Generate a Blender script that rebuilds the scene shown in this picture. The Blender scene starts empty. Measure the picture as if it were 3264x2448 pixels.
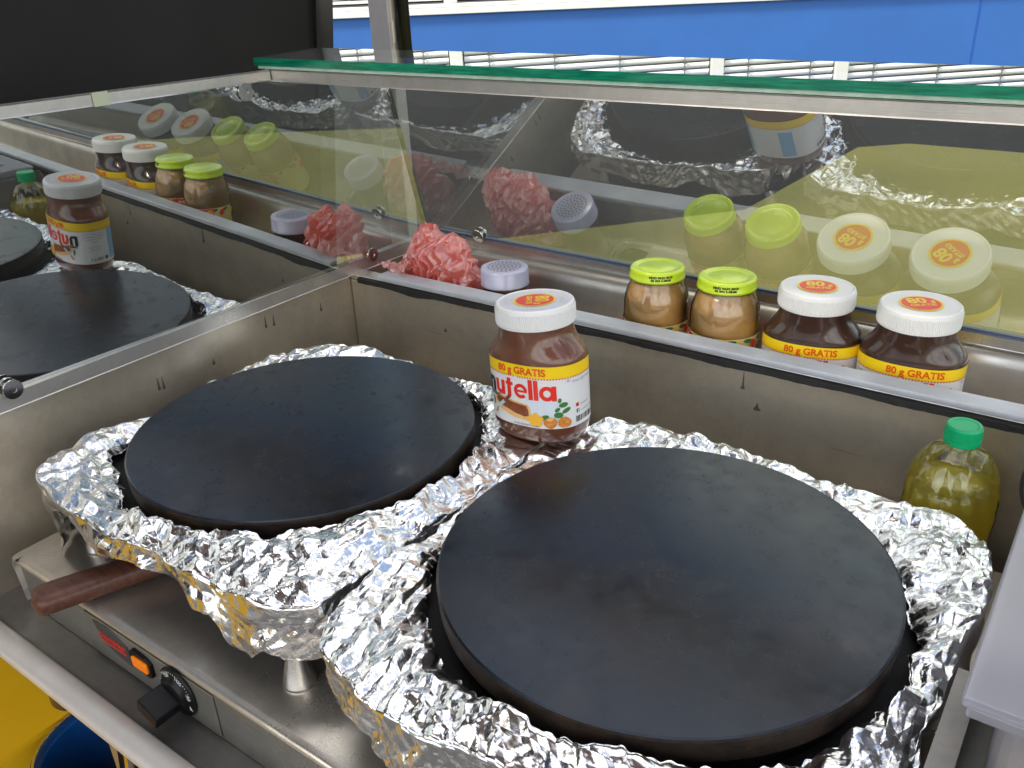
import bpy, bmesh, math, random
import numpy as np
from mathutils import Vector, Matrix
from math import sin, cos, pi, radians, atan2, sqrt

scn = bpy.context.scene
COL = scn.collection

# ------------------------------------------------------------------ camera
cam_data = bpy.data.cameras.new("camera")
cam = bpy.data.objects.new("camera", cam_data)
COL.objects.link(cam)
CAMLOC = Vector((0.84681, -0.78366, 0.47852))
RX = Vector((0.81196776, 0.58248546, -0.03767029))
RD = Vector((0.22619891, -0.37349528, -0.89963066))
RF = Vector((-0.53809145, 0.72195011, -0.4350237))
m = Matrix.Identity(4)
for i in range(3):
    m[i][0] = RX[i]; m[i][1] = -RD[i]; m[i][2] = -RF[i]; m[i][3] = CAMLOC[i]
cam.matrix_world = m
cam_data.sensor_width = 36.0
cam_data.lens = 2773.05 / 3264.0 * 36.0
cam_data.clip_start = 0.01
cam_data.clip_end = 500.0
scn.camera = cam

# ------------------------------------------------------------------ light
SUN_EL, SUN_AZ = 48.0, 205.0        # azimuth measured clockwise from +y
world = bpy.data.worlds.new("World")
scn.world = world
world.use_nodes = True
wn, wl = world.node_tree.nodes, world.node_tree.links
bgn = wn["Background"]
sky = wn.new("ShaderNodeTexSky")
sky.sky_type = 'NISHITA'
sky.sun_disc = False
sky.sun_elevation = radians(SUN_EL)
sky.sun_rotation = radians(SUN_AZ)
sky.air_density = 1.0
sky.dust_density = 0.8
# warm white clouds added to the sky to whiten the foil and neutralise blue
tc = wn.new("ShaderNodeTexCoord")
cn = wn.new("ShaderNodeTexNoise"); cn.inputs["Scale"].default_value = 2.3
cn.inputs["Detail"].default_value = 6; cn.inputs["Roughness"].default_value = 0.55
cr = wn.new("ShaderNodeValToRGB")
cr.color_ramp.elements[0].position = 0.45; cr.color_ramp.elements[0].color = (0, 0, 0, 1)
cr.color_ramp.elements[1].position = 0.66; cr.color_ramp.elements[1].color = (1, 1, 1, 1)
mixc = wn.new("ShaderNodeMix"); mixc.data_type = 'RGBA'
mixc.inputs[7].default_value = (13.5, 12.4, 11.0, 1)
wl.new(tc.outputs["Generated"], cn.inputs["Vector"])
wl.new(cn.outputs["Fac"], cr.inputs["Fac"])
wl.new(cr.outputs["Color"], mixc.inputs[0])
wl.new(sky.outputs["Color"], mixc.inputs[6])
wl.new(mixc.outputs[2], bgn.inputs["Color"])
bgn.inputs["Strength"].default_value = 0.135

sun_d = bpy.data.lights.new("sun", 'SUN')
sun_d.energy = 2.2
sun_d.angle = radians(11)
sun_d.color = (1.0, 0.93, 0.82)
sun = bpy.data.objects.new("sun", sun_d)
COL.objects.link(sun)
sd = Vector((sin(radians(SUN_AZ)) * cos(radians(SUN_EL)), cos(radians(SUN_AZ)) * cos(radians(SUN_EL)), sin(radians(SUN_EL))))
sun.rotation_euler = sd.to_track_quat('Z', 'Y').to_euler()

scn.view_settings.view_transform = 'Standard'
scn.view_settings.look = 'None'
scn.view_settings.exposure = 1.1
scn.view_settings.gamma = 1.0
scn.render.engine = 'CYCLES'
scn.cycles.max_bounces = 12
scn.cycles.transparent_max_bounces = 16
scn.cycles.transmission_bounces = 10

# ------------------------------------------------------------------ materials
def new_mat(name):
    mt = bpy.data.materials.new(name); mt.use_nodes = True
    return mt, mt.node_tree.nodes, mt.node_tree.links, mt.node_tree.nodes["Principled BSDF"]

def mat(name, col, rough=0.5, metal=0.0, coat=0.0, noise=0.0, nscale=40.0, bump=0.0, bscale=200.0,
        spec=0.5, col2=None, rvar=0.0, stretch=(1, 1, 1), sss=0.0, trans=0.0, ior=1.45, emit=None):
    mt, n, l, b = new_mat(name)
    b.inputs["Base Color"].default_value = (*col, 1)
    b.inputs["Roughness"].default_value = rough
    b.inputs["Metallic"].default_value = metal
    b.inputs["Coat Weight"].default_value = coat
    b.inputs["Coat Roughness"].default_value = 0.04
    b.inputs["Specular IOR Level"].default_value = spec
    b.inputs["IOR"].default_value = ior
    b.inputs["Transmission Weight"].default_value = trans
    if sss:
        b.inputs["Subsurface Weight"].default_value = sss
        b.inputs["Subsurface Radius"].default_value = (0.01, 0.006, 0.004)
    tcn = n.new("ShaderNodeTexCoord"); mp = n.new("ShaderNodeMapping")
    mp.inputs["Scale"].default_value = stretch
    l.new(tcn.outputs["Object"], mp.inputs["Vector"])
    if noise or rvar:
        nz = n.new("ShaderNodeTexNoise"); nz.inputs["Scale"].default_value = nscale
        nz.inputs["Detail"].default_value = 6; nz.inputs["Roughness"].default_value = 0.6
        l.new(mp.outputs["Vector"], nz.inputs["Vector"])
    if noise:
        mx = n.new("ShaderNodeMix"); mx.data_type = 'RGBA'
        c2 = col2 if col2 else tuple(c * (1 - noise) for c in col)
        mx.inputs[6].default_value = (*col, 1); mx.inputs[7].default_value = (*c2, 1)
        rp = n.new("ShaderNodeMapRange"); rp.inputs[1].default_value = 0.35; rp.inputs[2].default_value = 0.7
        l.new(nz.outputs["Fac"], rp.inputs[0]); l.new(rp.outputs[0], mx.inputs[0])
        l.new(mx.outputs[2], b.inputs["Base Color"])
    if rvar:
        rr = n.new("ShaderNodeMapRange"); rr.inputs[1].default_value = 0.3; rr.inputs[2].default_value = 0.7
        rr.inputs[3].default_value = max(0.02, rough - rvar); rr.inputs[4].default_value = min(1, rough + rvar)
        l.new(nz.outputs["Fac"], rr.inputs[0]); l.new(rr.outputs[0], b.inputs["Roughness"])
    if bump:
        bn = n.new("ShaderNodeTexNoise"); bn.inputs["Scale"].default_value = bscale; bn.inputs["Detail"].default_value = 4
        l.new(mp.outputs["Vector"], bn.inputs["Vector"])
        bp = n.new("ShaderNodeBump"); bp.inputs["Strength"].default_value = bump; bp.inputs["Distance"].default_value = 0.002
        l.new(bn.outputs["Fac"], bp.inputs["Height"]); l.new(bp.outputs["Normal"], b.inputs["Normal"])
    if emit:
        b.inputs["Emission Color"].default_value = (*emit[0], 1); b.inputs["Emission Strength"].default_value = emit[1]
    return mt

def steel(name, col=(0.62, 0.57, 0.50), rough=0.33, stretch=(3, 3, 60), bump=0.06, scr=True, wavy=0.25):
    mt, n, l, b = new_mat(name)
    b.inputs["Metallic"].default_value = 0.82
    tcn = n.new("ShaderNodeTexCoord")
    mp = n.new("ShaderNodeMapping"); mp.inputs["Scale"].default_value = stretch
    l.new(tcn.outputs["Object"], mp.inputs["Vector"])
    br = n.new("ShaderNodeTexNoise"); br.inputs["Scale"].default_value = 25; br.inputs["Detail"].default_value = 5
    l.new(mp.outputs["Vector"], br.inputs["Vector"])
    st = n.new("ShaderNodeTexNoise"); st.inputs["Scale"].default_value = 7; st.inputs["Detail"].default_value = 8
    st.inputs["Roughness"].default_value = 0.7
    l.new(tcn.outputs["Object"], st.inputs["Vector"])
    mr = n.new("ShaderNodeMapRange"); mr.inputs[1].default_value = 0.4; mr.inputs[2].default_value = 0.72
    l.new(st.outputs["Fac"], mr.inputs[0])
    mx = n.new("ShaderNodeMix"); mx.data_type = 'RGBA'
    mx.inputs[6].default_value = (*col, 1); mx.inputs[7].default_value = (*(c * 0.62 for c in col), 1)
    l.new(mr.outputs[0], mx.inputs[0]); l.new(mx.outputs[2], b.inputs["Base Color"])
    sc = n.new("ShaderNodeMapping"); sc.inputs["Rotation"].default_value = (0.5, 0.35, 0.4); sc.inputs["Scale"].default_value = (3, 90, 60)
    l.new(tcn.outputs["Object"], sc.inputs["Vector"])
    sn = n.new("ShaderNodeTexNoise"); sn.inputs["Scale"].default_value = 3.5; sn.inputs["Detail"].default_value = 2
    l.new(sc.outputs["Vector"], sn.inputs["Vector"])
    sr = n.new("ShaderNodeMapRange"); sr.inputs[1].default_value = 0.70; sr.inputs[2].default_value = 0.74
    l.new(sn.outputs["Fac"], sr.inputs[0])
    ms = n.new("ShaderNodeMix"); ms.data_type = 'RGBA'; ms.inputs[7].default_value = (*(c * 0.72 for c in col), 1)
    l.new(sr.outputs[0], ms.inputs[0]); l.new(mx.outputs[2], ms.inputs[6]); l.new(ms.outputs[2], b.inputs["Base Color"])
    r2 = n.new("ShaderNodeMapRange"); r2.inputs[1].default_value = 0.3; r2.inputs[2].default_value = 0.7
    r2.inputs[3].default_value = rough - 0.06; r2.inputs[4].default_value = rough + 0.14
    l.new(st.outputs["Fac"], r2.inputs[0]); l.new(r2.outputs[0], b.inputs["Roughness"])
    bp = n.new("ShaderNodeBump"); bp.inputs["Strength"].default_value = bump; bp.inputs["Distance"].default_value = 0.002
    l.new(br.outputs["Fac"], bp.inputs["Height"])
    lastn = bp
    if scr:
        ds = n.new("ShaderNodeTexNoise"); ds.inputs["Scale"].default_value = 9; ds.inputs["Detail"].default_value = 2
        l.new(tcn.outputs["Object"], ds.inputs["Vector"])
        bp2 = n.new("ShaderNodeBump"); bp2.inputs["Strength"].default_value = wavy; bp2.inputs["Distance"].default_value = 0.004
        l.new(ds.outputs["Fac"], bp2.inputs["Height"]); l.new(bp.outputs["Normal"], bp2.inputs["Normal"])
        lastn = bp2
    l.new(lastn.outputs["Normal"], b.inputs["Normal"])
    return mt

def pane_mat(name, fac, tint, rough=0.0, fres=None, dust=0.0):
    mt, n, l, b = new_mat(name)
    out = n["Material Output"]
    tr = n.new("ShaderNodeBsdfTransparent"); tr.inputs["Color"].default_value = (*tint, 1)
    gl = n.new("ShaderNodeBsdfGlossy"); gl.inputs["Roughness"].default_value = rough
    gl.inputs["Color"].default_value = (0.97, 1.0, 0.97, 1)
    mx = n.new("ShaderNodeMixShader")
    if fres:
        fr = n.new("ShaderNodeFresnel"); fr.inputs["IOR"].default_value = fres
        ad = n.new("ShaderNodeMath"); ad.operation = 'MULTIPLY_ADD'; ad.use_clamp = True
        ad.inputs[1].default_value = 1.0; ad.inputs[2].default_value = fac
        l.new(fr.outputs[0], ad.inputs[0]); l.new(ad.outputs[0], mx.inputs[0])
    else:
        mx.inputs[0].default_value = fac
    l.new(tr.outputs[0], mx.inputs[1]); l.new(gl.outputs[0], mx.inputs[2])
    last = mx
    if dust:
        df = n.new("ShaderNodeBsdfDiffuse"); df.inputs["Color"].default_value = (0.75, 0.75, 0.7, 1)
        nz = n.new("ShaderNodeTexNoise"); nz.inputs["Scale"].default_value = 9; nz.inputs["Detail"].default_value = 5
        t2 = n.new("ShaderNodeTexCoord"); l.new(t2.outputs["Object"], nz.inputs["Vector"])
        ml = n.new("ShaderNodeMath"); ml.operation = 'MULTIPLY'; ml.inputs[1].default_value = dust
        l.new(nz.outputs["Fac"], ml.inputs[0])
        m2 = n.new("ShaderNodeMixShader"); l.new(ml.outputs[0], m2.inputs[0])
        l.new(mx.outputs[0], m2.inputs[1]); l.new(df.outputs[0], m2.inputs[2]); last = m2
    l.new(last.outputs[0], out.inputs["Surface"])
    return mt

def thin_mat(name, col, transp=0.3, transl=0.5, gloss=0.15, rough=0.2):
    """thin plastic film: diffuse + translucent + clear + sheen"""
    mt, n, l, b = new_mat(name)
    out = n["Material Output"]
    df = n.new("ShaderNodeBsdfDiffuse"); df.inputs["Color"].default_value = (*col, 1)
    tl = n.new("ShaderNodeBsdfTranslucent"); tl.inputs["Color"].default_value = (*col, 1)
    tr = n.new("ShaderNodeBsdfTransparent"); tr.inputs["Color"].default_value = (*(0.4 + 0.6 * c for c in col), 1)
    gl = n.new("ShaderNodeBsdfGlossy"); gl.inputs["Roughness"].default_value = rough
    a = n.new("ShaderNodeMixShader"); a.inputs[0].default_value = transl
    l.new(df.outputs[0], a.inputs[1]); l.new(tl.outputs[0], a.inputs[2])
    c = n.new("ShaderNodeMixShader"); c.inputs[0].default_value = transp
    l.new(a.outputs[0], c.inputs[1]); l.new(tr.outputs[0], c.inputs[2])
    d = n.new("ShaderNodeMixShader"); d.inputs[0].default_value = gloss
    l.new(c.outputs[0], d.inputs[1]); l.new(gl.outputs[0], d.inputs[2])
    l.new(d.outputs[0], out.inputs["Surface"])
    return mt

M = {}
M['steel'] = steel('brushed_steel')
M['steel_wall'] = steel('stained_steel_wall', (0.64, 0.57, 0.46), 0.36, (1.5, 1.5, 30), 0.05)
M['steel_dark'] = steel('dark_steel_tray', (0.30, 0.29, 0.28), 0.38, (30, 2, 2))
M['steel_bar'] = steel('bar_steel', (0.66, 0.63, 0.59), 0.30, (1, 1, 40), 0.05, False)
M['steel_top'] = steel('cabinet_steel', (0.70, 0.64, 0.55), 0.27, (2, 40, 2), 0.05, True, 0.7)
M['chrome'] = mat('polished_steel', (0.75, 0.73, 0.70), 0.12, 1.0)
M['alu'] = mat('turned_aluminium', (0.80, 0.79, 0.77), 0.22, 1.0, bump=0.15, bscale=300, stretch=(1, 1, 8))
M['rubber'] = mat('black_rubber', (0.018, 0.017, 0.016), 0.55, bump=0.5, bscale=250, noise=0.5)
M['plastic_strip'] = mat('grey_plastic_strip', (0.50, 0.52, 0.56), 0.35, noise=0.25, nscale=12, bump=0.05)
M['black_paint'] = mat('black_painted_panel', (0.012, 0.011, 0.010), 0.55, spec=0.22, noise=0.3, nscale=6, bump=0.05, bscale=80)
M['black_dull'] = mat('dull_black', (0.012, 0.012, 0.013), 0.75, noise=0.4, nscale=5, bump=0.2, bscale=20)
M['white_plastic'] = mat('white_plastic_lid', (0.82, 0.81, 0.78), 0.38, sss=0.15, spec=0.4)
M['lid_grey'] = mat('lid_print_grey', (0.66, 0.67, 0.70), 0.4)
M['chocolate'] = mat('chocolate_spread_shaded', (0.050, 0.019, 0.010), 0.30, coat=0.9, noise=0.35, nscale=18, col2=(0.036, 0.013, 0.007))  # trough jars: same spread, with their shade put into the colour
M['chocolate_lit'] = mat('chocolate_spread_lit', (0.17, 0.062, 0.030), 0.30, coat=0.9, noise=0.35, nscale=18, col2=(0.12, 0.040, 0.019))  # lone jar: same spread, with its brighter light put into the colour
M['label_white'] = mat('label_white', (0.80, 0.80, 0.79), 0.30, spec=0.5)
M['label_yellow'] = mat('label_yellow', (0.95, 0.66, 0.015), 0.30)
M['label_red'] = mat('label_red', (0.82, 0.035, 0.02), 0.30)
M['label_orange'] = mat('label_orange_red', (0.78, 0.10, 0.01), 0.35)
M['label_black'] = mat('label_black', (0.012, 0.012, 0.012), 0.30)
M['label_grey'] = mat('label_grey', (0.30, 0.30, 0.30), 0.4)
M['bread'] = mat('bread_print', (0.85, 0.42, 0.10), 0.35, noise=0.5, nscale=200, col2=(0.85, 0.60, 0.28))
M['spread'] = mat('spread_print', (0.17, 0.045, 0.018), 0.35, noise=0.6, nscale=150, col2=(0.33, 0.10, 0.045))
M['knife_blue'] = mat('blade_print', (0.45, 0.66, 0.80), 0.35)
M['milk'] = mat('milk_print', (0.70, 0.76, 0.82), 0.35)
M['flower'] = mat('flower_print', (0.92, 0.48, 0.03), 0.35)
M['nut'] = mat('hazelnut_print', (0.55, 0.17, 0.03), 0.35, noise=0.6, nscale=250, col2=(0.78, 0.36, 0.08))
M['leaf'] = mat('leaf_print', (0.05, 0.20, 0.05), 0.35)
M['label_blue'] = mat('label_blue', (0.25, 0.50, 0.78), 0.35)
M['green_lid'] = mat('lime_green_lid', (0.56, 0.74, 0.02), 0.28, coat=0.4)
M['sauce'] = mat('apple_sauce', (0.66, 0.41, 0.15), 0.35, coat=0.6, noise=0.4, nscale=60, col2=(0.58, 0.34, 0.11))
M['oil_cap'] = mat('green_bottle_cap', (0.0, 0.38, 0.14), 0.35, bump=0.05)
M['lilac'] = thin_mat('lilac_frosted_plastic', (0.72, 0.71, 0.86), 0.22, 0.4, 0.12, 0.25)
M['lilac_dot'] = mat('lid_hole_grey', (0.14, 0.14, 0.20), 0.5)
M['clear'] = pane_mat('clear_plastic', 0.02, (0.93, 0.95, 0.93), 0.03, 1.5)
M['jar_glass'] = pane_mat('jar_glass', 0.02, (0.97, 0.96, 0.94), 0.02, 1.5)
M['oil'] = thin_mat('cooking_oil', (1.0, 0.86, 0.13), 0.36, 0.50, 0.07, 0.05)
M['cinnamon'] = mat('cinnamon_sugar', (0.22, 0.055, 0.03), 0.6, noise=0.4, nscale=300)
M['pink'] = thin_mat('thin_pink_film', (1.0, 0.44, 0.38), 0.40, 0.60, 0.16, 0.20)
M['frost'] = thin_mat('frosted_container_plastic', (0.60, 0.60, 0.66), 0.40, 0.40, 0.12, 0.20)
M['batter'] = mat('beige_batter', (0.62, 0.45, 0.26), 0.5, sss=0.1)
M['wood_dark'] = mat('rosewood', (0.13, 0.052, 0.032), 0.38, noise=0.7, nscale=22, stretch=(1, 9, 6), col2=(0.075, 0.024, 0.016), bump=0.15, bscale=60)
M['yellow_wall'] = mat('yellow_painted_panel', (0.95, 0.52, 0.008), 0.45, noise=0.12, nscale=5)
M['yellow_board'] = mat('yellow_board', (0.22, 0.205, 0.04), 0.5, noise=0.15, nscale=3)
M['blue_plastic'] = mat('blue_plastic', (0.005, 0.085, 0.33), 0.3, noise=0.3, nscale=20)
M['blue_wall'] = mat('blue_facade', (0.030, 0.130, 0.40), 0.6, noise=0.10, nscale=1.3, bump=0.15, bscale=30)
M['blind_white'] = mat('white_blind_slats', (0.74, 0.74, 0.70), 0.4)
M['frame_white'] = mat('white_window_frame', (0.70, 0.69, 0.64), 0.45)
M['cord'] = mat('blind_cord', (0.16, 0.15, 0.14), 0.6)
M['window_dark'] = mat('window_behind_blind', (0.05, 0.05, 0.05), 0.2)
M['post'] = mat('grey_post_paint', (0.58, 0.56, 0.57), 0.4, metal=0.3, noise=0.1)
M['beige'] = mat('beige_trim', (0.62, 0.55, 0.44), 0.5)
M['black_pipe'] = mat('glossy_black_plastic', (0.012, 0.011, 0.010), 0.18)
M['knob'] = mat('black_knob_plastic', (0.006, 0.006, 0.006), 0.36, spec=0.3)
M['white_print'] = mat('white_print', (0.8, 0.8, 0.78), 0.5)
M['amber'] = mat('amber_lens', (0.90, 0.22, 0.01), 0.15, emit=((1.0, 0.25, 0.01), 0.08))
M['badge'] = mat('grey_badge', (0.13, 0.13, 0.12), 0.35, metal=0.6)
M['roof'] = mat('brown_roof_lining', (0.40, 0.21, 0.09), 0.55, noise=0.3, nscale=3)
M['asphalt'] = mat('asphalt', (0.05, 0.05, 0.05), 0.85, noise=0.4, nscale=60, bump=0.3)
M['green_edge'] = mat('green_glass_edge', (0.0, 0.10, 0.06), 0.12, noise=0.7, nscale=30, stretch=(1, 1, 14), col2=(0.01, 0.24, 0.13), coat=0.5)
M['mint'] = mat('mint_sealant', (0.60, 0.78, 0.64), 0.4, noise=0.25, nscale=60)
M['seal_dark'] = mat('dark_glass_edge', (0.05, 0.05, 0.035), 0.25, noise=0.5, nscale=80, col2=(0.22, 0.20, 0.07))
M['cable'] = mat('grey_cable', (0.10, 0.10, 0.11), 0.45)
M['pane_left'] = pane_mat('left_pane_glass', 0.50, (0.72, 0.77, 0.72), 0.0, dust=0.015)
M['pane_front'] = pane_mat('front_pane_glass', 0.42, (0.74, 0.77, 0.72), 0.0, dust=0.02)
M['pane_back'] = pane_mat('pane_inner_face', 0.0, (0.98, 0.99, 0.98), 0.0)
M['shelf_glass'] = pane_mat('shelf_glass', 0.30, (0.72, 0.84, 0.78), 0.0, 1.9, dust=0.04)

def foil_mat():
    mt, n, l, b = new_mat('aluminium_foil')
    b.inputs["Base Color"].default_value = (0.90, 0.90, 0.90, 1)
    b.inputs["Metallic"].default_value = 1.0
    b.inputs["Roughness"].default_value = 0.20
    tcn = n.new("ShaderNodeTexCoord")
    v = n.new("ShaderNodeTexVoronoi"); v.inputs["Scale"].default_value = 70
    nz = n.new("ShaderNodeTexNoise"); nz.inputs["Scale"].default_value = 30; nz.inputs["Detail"].default_value = 3
    ad = n.new("ShaderNodeMix"); ad.data_type = 'RGBA'; ad.blend_type = 'LINEAR_LIGHT'; ad.inputs[0].default_value = 0.04
    l.new(tcn.outputs["Object"], nz.inputs["Vector"])
    l.new(tcn.outputs["Object"], ad.inputs[6]); l.new(nz.outputs["Color"], ad.inputs[7])
    l.new(ad.outputs[2], v.inputs["Vector"])
    bp = n.new("ShaderNodeBump"); bp.inputs["Strength"].default_value = 0.10; bp.inputs["Distance"].default_value = 0.004
    l.new(v.outputs["Distance"], bp.inputs["Height"]); l.new(bp.outputs["Normal"], b.inputs["Normal"])
    return mt
M['foil'] = foil_mat()

def griddle_mat():
    mt, n, l, b = new_mat('seasoned_cast_iron')
    tcn = n.new("ShaderNodeTexCoord")
    nz = n.new("ShaderNodeTexNoise"); nz.inputs["Scale"].default_value = 5; nz.inputs["Detail"].default_value = 8
    n2 = n.new("ShaderNodeTexNoise"); n2.inputs["Scale"].default_value = 28; n2.inputs["Detail"].default_value = 9
    n2.inputs["Roughness"].default_value = 0.7
    sp = n.new("ShaderNodeTexVoronoi"); sp.inputs["Scale"].default_value = 17
    for q in (nz, n2, sp): l.new(tcn.outputs["Object"], q.inputs["Vector"])
    mr = n.new("ShaderNodeMapRange"); mr.inputs[1].default_value = 0.35; mr.inputs[2].default_value = 0.7
    l.new(nz.outputs["Fac"], mr.inputs[0])
    mx = n.new("ShaderNodeMix"); mx.data_type = 'RGBA'
    mx.inputs[6].default_value = (0.0055, 0.0100, 0.0185, 1); mx.inputs[7].default_value = (0.019, 0.012, 0.010, 1)
    l.new(mr.outputs[0], mx.inputs[0])
    # small burnt-on spots
    s1 = n.new("ShaderNodeMapRange"); s1.inputs[1].default_value = 0.05; s1.inputs[2].default_value = 0.11
    s1.inputs[3].default_value = 0.55; s1.inputs[4].default_value = 1.0
    l.new(sp.outputs["Distance"], s1.inputs[0])
    mu = n.new("ShaderNodeMix"); mu.data_type = 'RGBA'; mu.blend_type = 'MULTIPLY'; mu.inputs[0].default_value = 1.0
    l.new(mx.outputs[2], mu.inputs[6]); l.new(s1.outputs[0], mu.inputs[7])
    l.new(mu.outputs[2], b.inputs["Base Color"])
    r = n.new("ShaderNodeMapRange"); r.inputs[1].default_value = 0.3; r.inputs[2].default_value = 0.7
    r.inputs[3].default_value = 0.13; r.inputs[4].default_value = 0.34
    l.new(n2.outputs["Fac"], r.inputs[0]); l.new(r.outputs[0], b.inputs["Roughness"])
    b.inputs["Specular IOR Level"].default_value = 0.40
    b.inputs["Specular Tint"].default_value = (0.60, 0.78, 1.0, 1)  # blue here and in the base colour stands in for reflected sky
    bp = n.new("ShaderNodeBump"); bp.inputs["Strength"].default_value = 0.25; bp.inputs["Distance"].default_value = 0.0006
    l.new(n2.outputs["Fac"], bp.inputs["Height"]); l.new(bp.outputs["Normal"], b.inputs["Normal"])
    return mt
M['iron'] = griddle_mat()
M['iron_side'] = mat('griddle_edge_iron', (0.008, 0.007, 0.006), 0.6, noise=0.6, nscale=60, col2=(0.030, 0.018, 0.011), bump=0.3, spec=0.25)

# ------------------------------------------------------------------ helpers
def link_mesh(name, me, mats, parent=None, smooth=False):
    o = bpy.data.objects.new(name, me); COL.objects.link(o)
    for mm in (mats if isinstance(mats, (list, tuple)) else [mats]):
        me.materials.append(mm)
    if smooth:
        for p in me.polygons: p.use_smooth = True
    if parent: o.parent = parent
    return o

def bm_obj(name, bm, mats, parent=None, smooth=False):
    me = bpy.data.meshes.new(name); bm.to_mesh(me); bm.free()
    return link_mesh(name, me, mats, parent, smooth)

def thing(name, label, cat, loc=(0, 0, 0), rz=0, group=None):
    o = bpy.data.objects.new(name, None); COL.objects.link(o)
    o.location = loc; o.rotation_euler = (0, 0, rz); o['label'] = label; o['category'] = cat
    o.empty_display_size = 0.05
    if group: o['group'] = group
    return o

def tag(o, label, cat, group=None):
    o['label'] = label; o['category'] = cat
    if group: o['group'] = group
    return o

def box(bm, lo, hi, bevel=0.0, seg=2, mi=0):
    r = bmesh.ops.create_cube(bm, size=1)
    vs = r['verts']
    for v in vs:
        v.co = Vector([(lo[i] + hi[i]) / 2 + v.co[i] * (hi[i] - lo[i]) for i in range(3)])
    fs = set(f for v in vs for f in v.link_faces)
    for f in fs: f.material_index = mi
    if bevel:
        es = list(set(e for v in vs for e in v.link_edges))
        bmesh.ops.bevel(bm, geom=es, offset=bevel, segments=seg, affect='EDGES', profile=0.5)
    return vs

def bar(bm, a, b, w, h, up=(0, 0, 1), bevel=0.0012, mi=0):
    a, b, up = Vector(a), Vector(b), Vector(up)
    d = (b - a); L = d.length; d.normalize()
    s = d.cross(up).normalized(); u = s.cross(d).normalized()
    r = bmesh.ops.create_cube(bm, size=1); vs = r['verts']
    for v in vs:
        c = v.co.copy()
        v.co = (a + b) / 2 + d * (c.x * L) + s * (c.y * w) + u * (c.z * h)
    for f in set(f for v in vs for f in v.link_faces): f.material_index = mi
    if bevel:
        es = list(set(e for v in vs for e in v.link_edges))
        bmesh.ops.bevel(bm, geom=es, offset=bevel, segments=2, affect='EDGES', profile=0.5)

def lathe(bm, prof, n=48, shape=None, cap=True):
    """prof: list of (r, z); shape(theta)-> (x,y) unit radius modulation"""
    rings = []
    for r, z in prof:
        ring = []
        for i in range(n):
            t = 2 * pi * i / n
            if shape: x, y = shape(t, r, z)
            else: x, y = r * cos(t), r * sin(t)
            ring.append(bm.verts.new((x, y, z)))
        rings.append(ring)
    for a, b in zip(rings, rings[1:]):
        for i in range(n):
            bm.faces.new((a[i], a[(i + 1) % n], b[(i + 1) % n], b[i]))
    if cap:
        bm.faces.new(list(reversed(rings[0]))); bm.faces.new(rings[-1])
    return rings

def tube(bm, pts, r, n=10):
    pts = [Vector(p) for p in pts]; rings = []
    for i, p in enumerate(pts):
        d = (pts[min(i + 1, len(pts) - 1)] - pts[max(i - 1, 0)]).normalized()
        s = d.cross(Vector((0.13, 0.2, 1))).normalized(); u = s.cross(d)
        rings.append([bm.verts.new(p + (s * cos(2 * pi * k / n) + u * sin(2 * pi * k / n)) * r) for k in range(n)])
    for a, b in zip(rings, rings[1:]):
        for i in range(n): bm.faces.new((a[i], a[(i + 1) % n], b[(i + 1) % n], b[i]))
    bm.faces.new(rings[0][::-1]); bm.faces.new(rings[-1])

def prism(bm, pts, d):
    """polygon pts extruded by vector d"""
    a = [bm.verts.new(p) for p in pts]; b = [bm.verts.new(Vector(p) + Vector(d)) for p in pts]
    bm.faces.new(a); bm.faces.new(b[::-1])
    n = len(a)
    for i in range(n): bm.faces.new((a[i], b[i], b[(i + 1) % n], a[(i + 1) % n]))
    bmesh.ops.recalc_face_normals(bm, faces=bm.faces)

def profile_extrude(bm, prof, x0, x1, nx=1):
    """open polyline (y,z) with thickness swept along x"""
    cols = []
    for k in range(nx + 1):
        x = x0 + (x1 - x0) * k / nx
        cols.append([bm.verts.new((x, y, z)) for y, z in prof])
    for a, b in zip(cols, cols[1:]):
        for i in range(len(prof) - 1): bm.faces.new((a[i], b[i], b[i + 1], a[i + 1]))

def text_mesh(body, size, bold=0.0, align='CENTER', xscale=1.0, shear=0.0):
    cu = bpy.data.curves.new('lettering', 'FONT'); cu.body = body; cu.size = size
    cu.align_x = align; cu.align_y = 'BOTTOM_BASELINE'; cu.offset = bold; cu.shear = shear
    cu.resolution_u = 3
    o = bpy.data.objects.new('lettering', cu); COL.objects.link(o)
    dg = bpy.context.evaluated_depsgraph_get(); dg.update()
    me = bpy.data.meshes.new_from_object(o.evaluated_get(dg))
    bm = bmesh.new(); bm.from_mesh(me)
    bpy.data.meshes.remove(me)
    bpy.data.objects.remove(o); bpy.data.curves.remove(cu)
    for v in bm.verts: v.co.x *= xscale
    return bm

def slice_x(bm, step):
    if not bm.verts: return
    xs = [v.co.x for v in bm.verts]; x = math.floor(min(xs) / step) * step + step
    while x < max(xs):
        bmesh.ops.bisect_plane(bm, geom=bm.verts[:] + bm.edges[:] + bm.faces[:], plane_co=(x, 0, 0), plane_no=(1, 0, 0))
        x += step

def orient_faces_up(bm):
    for f in bm.faces:
        if f.normal.z < 0: f.normal_flip()

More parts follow.
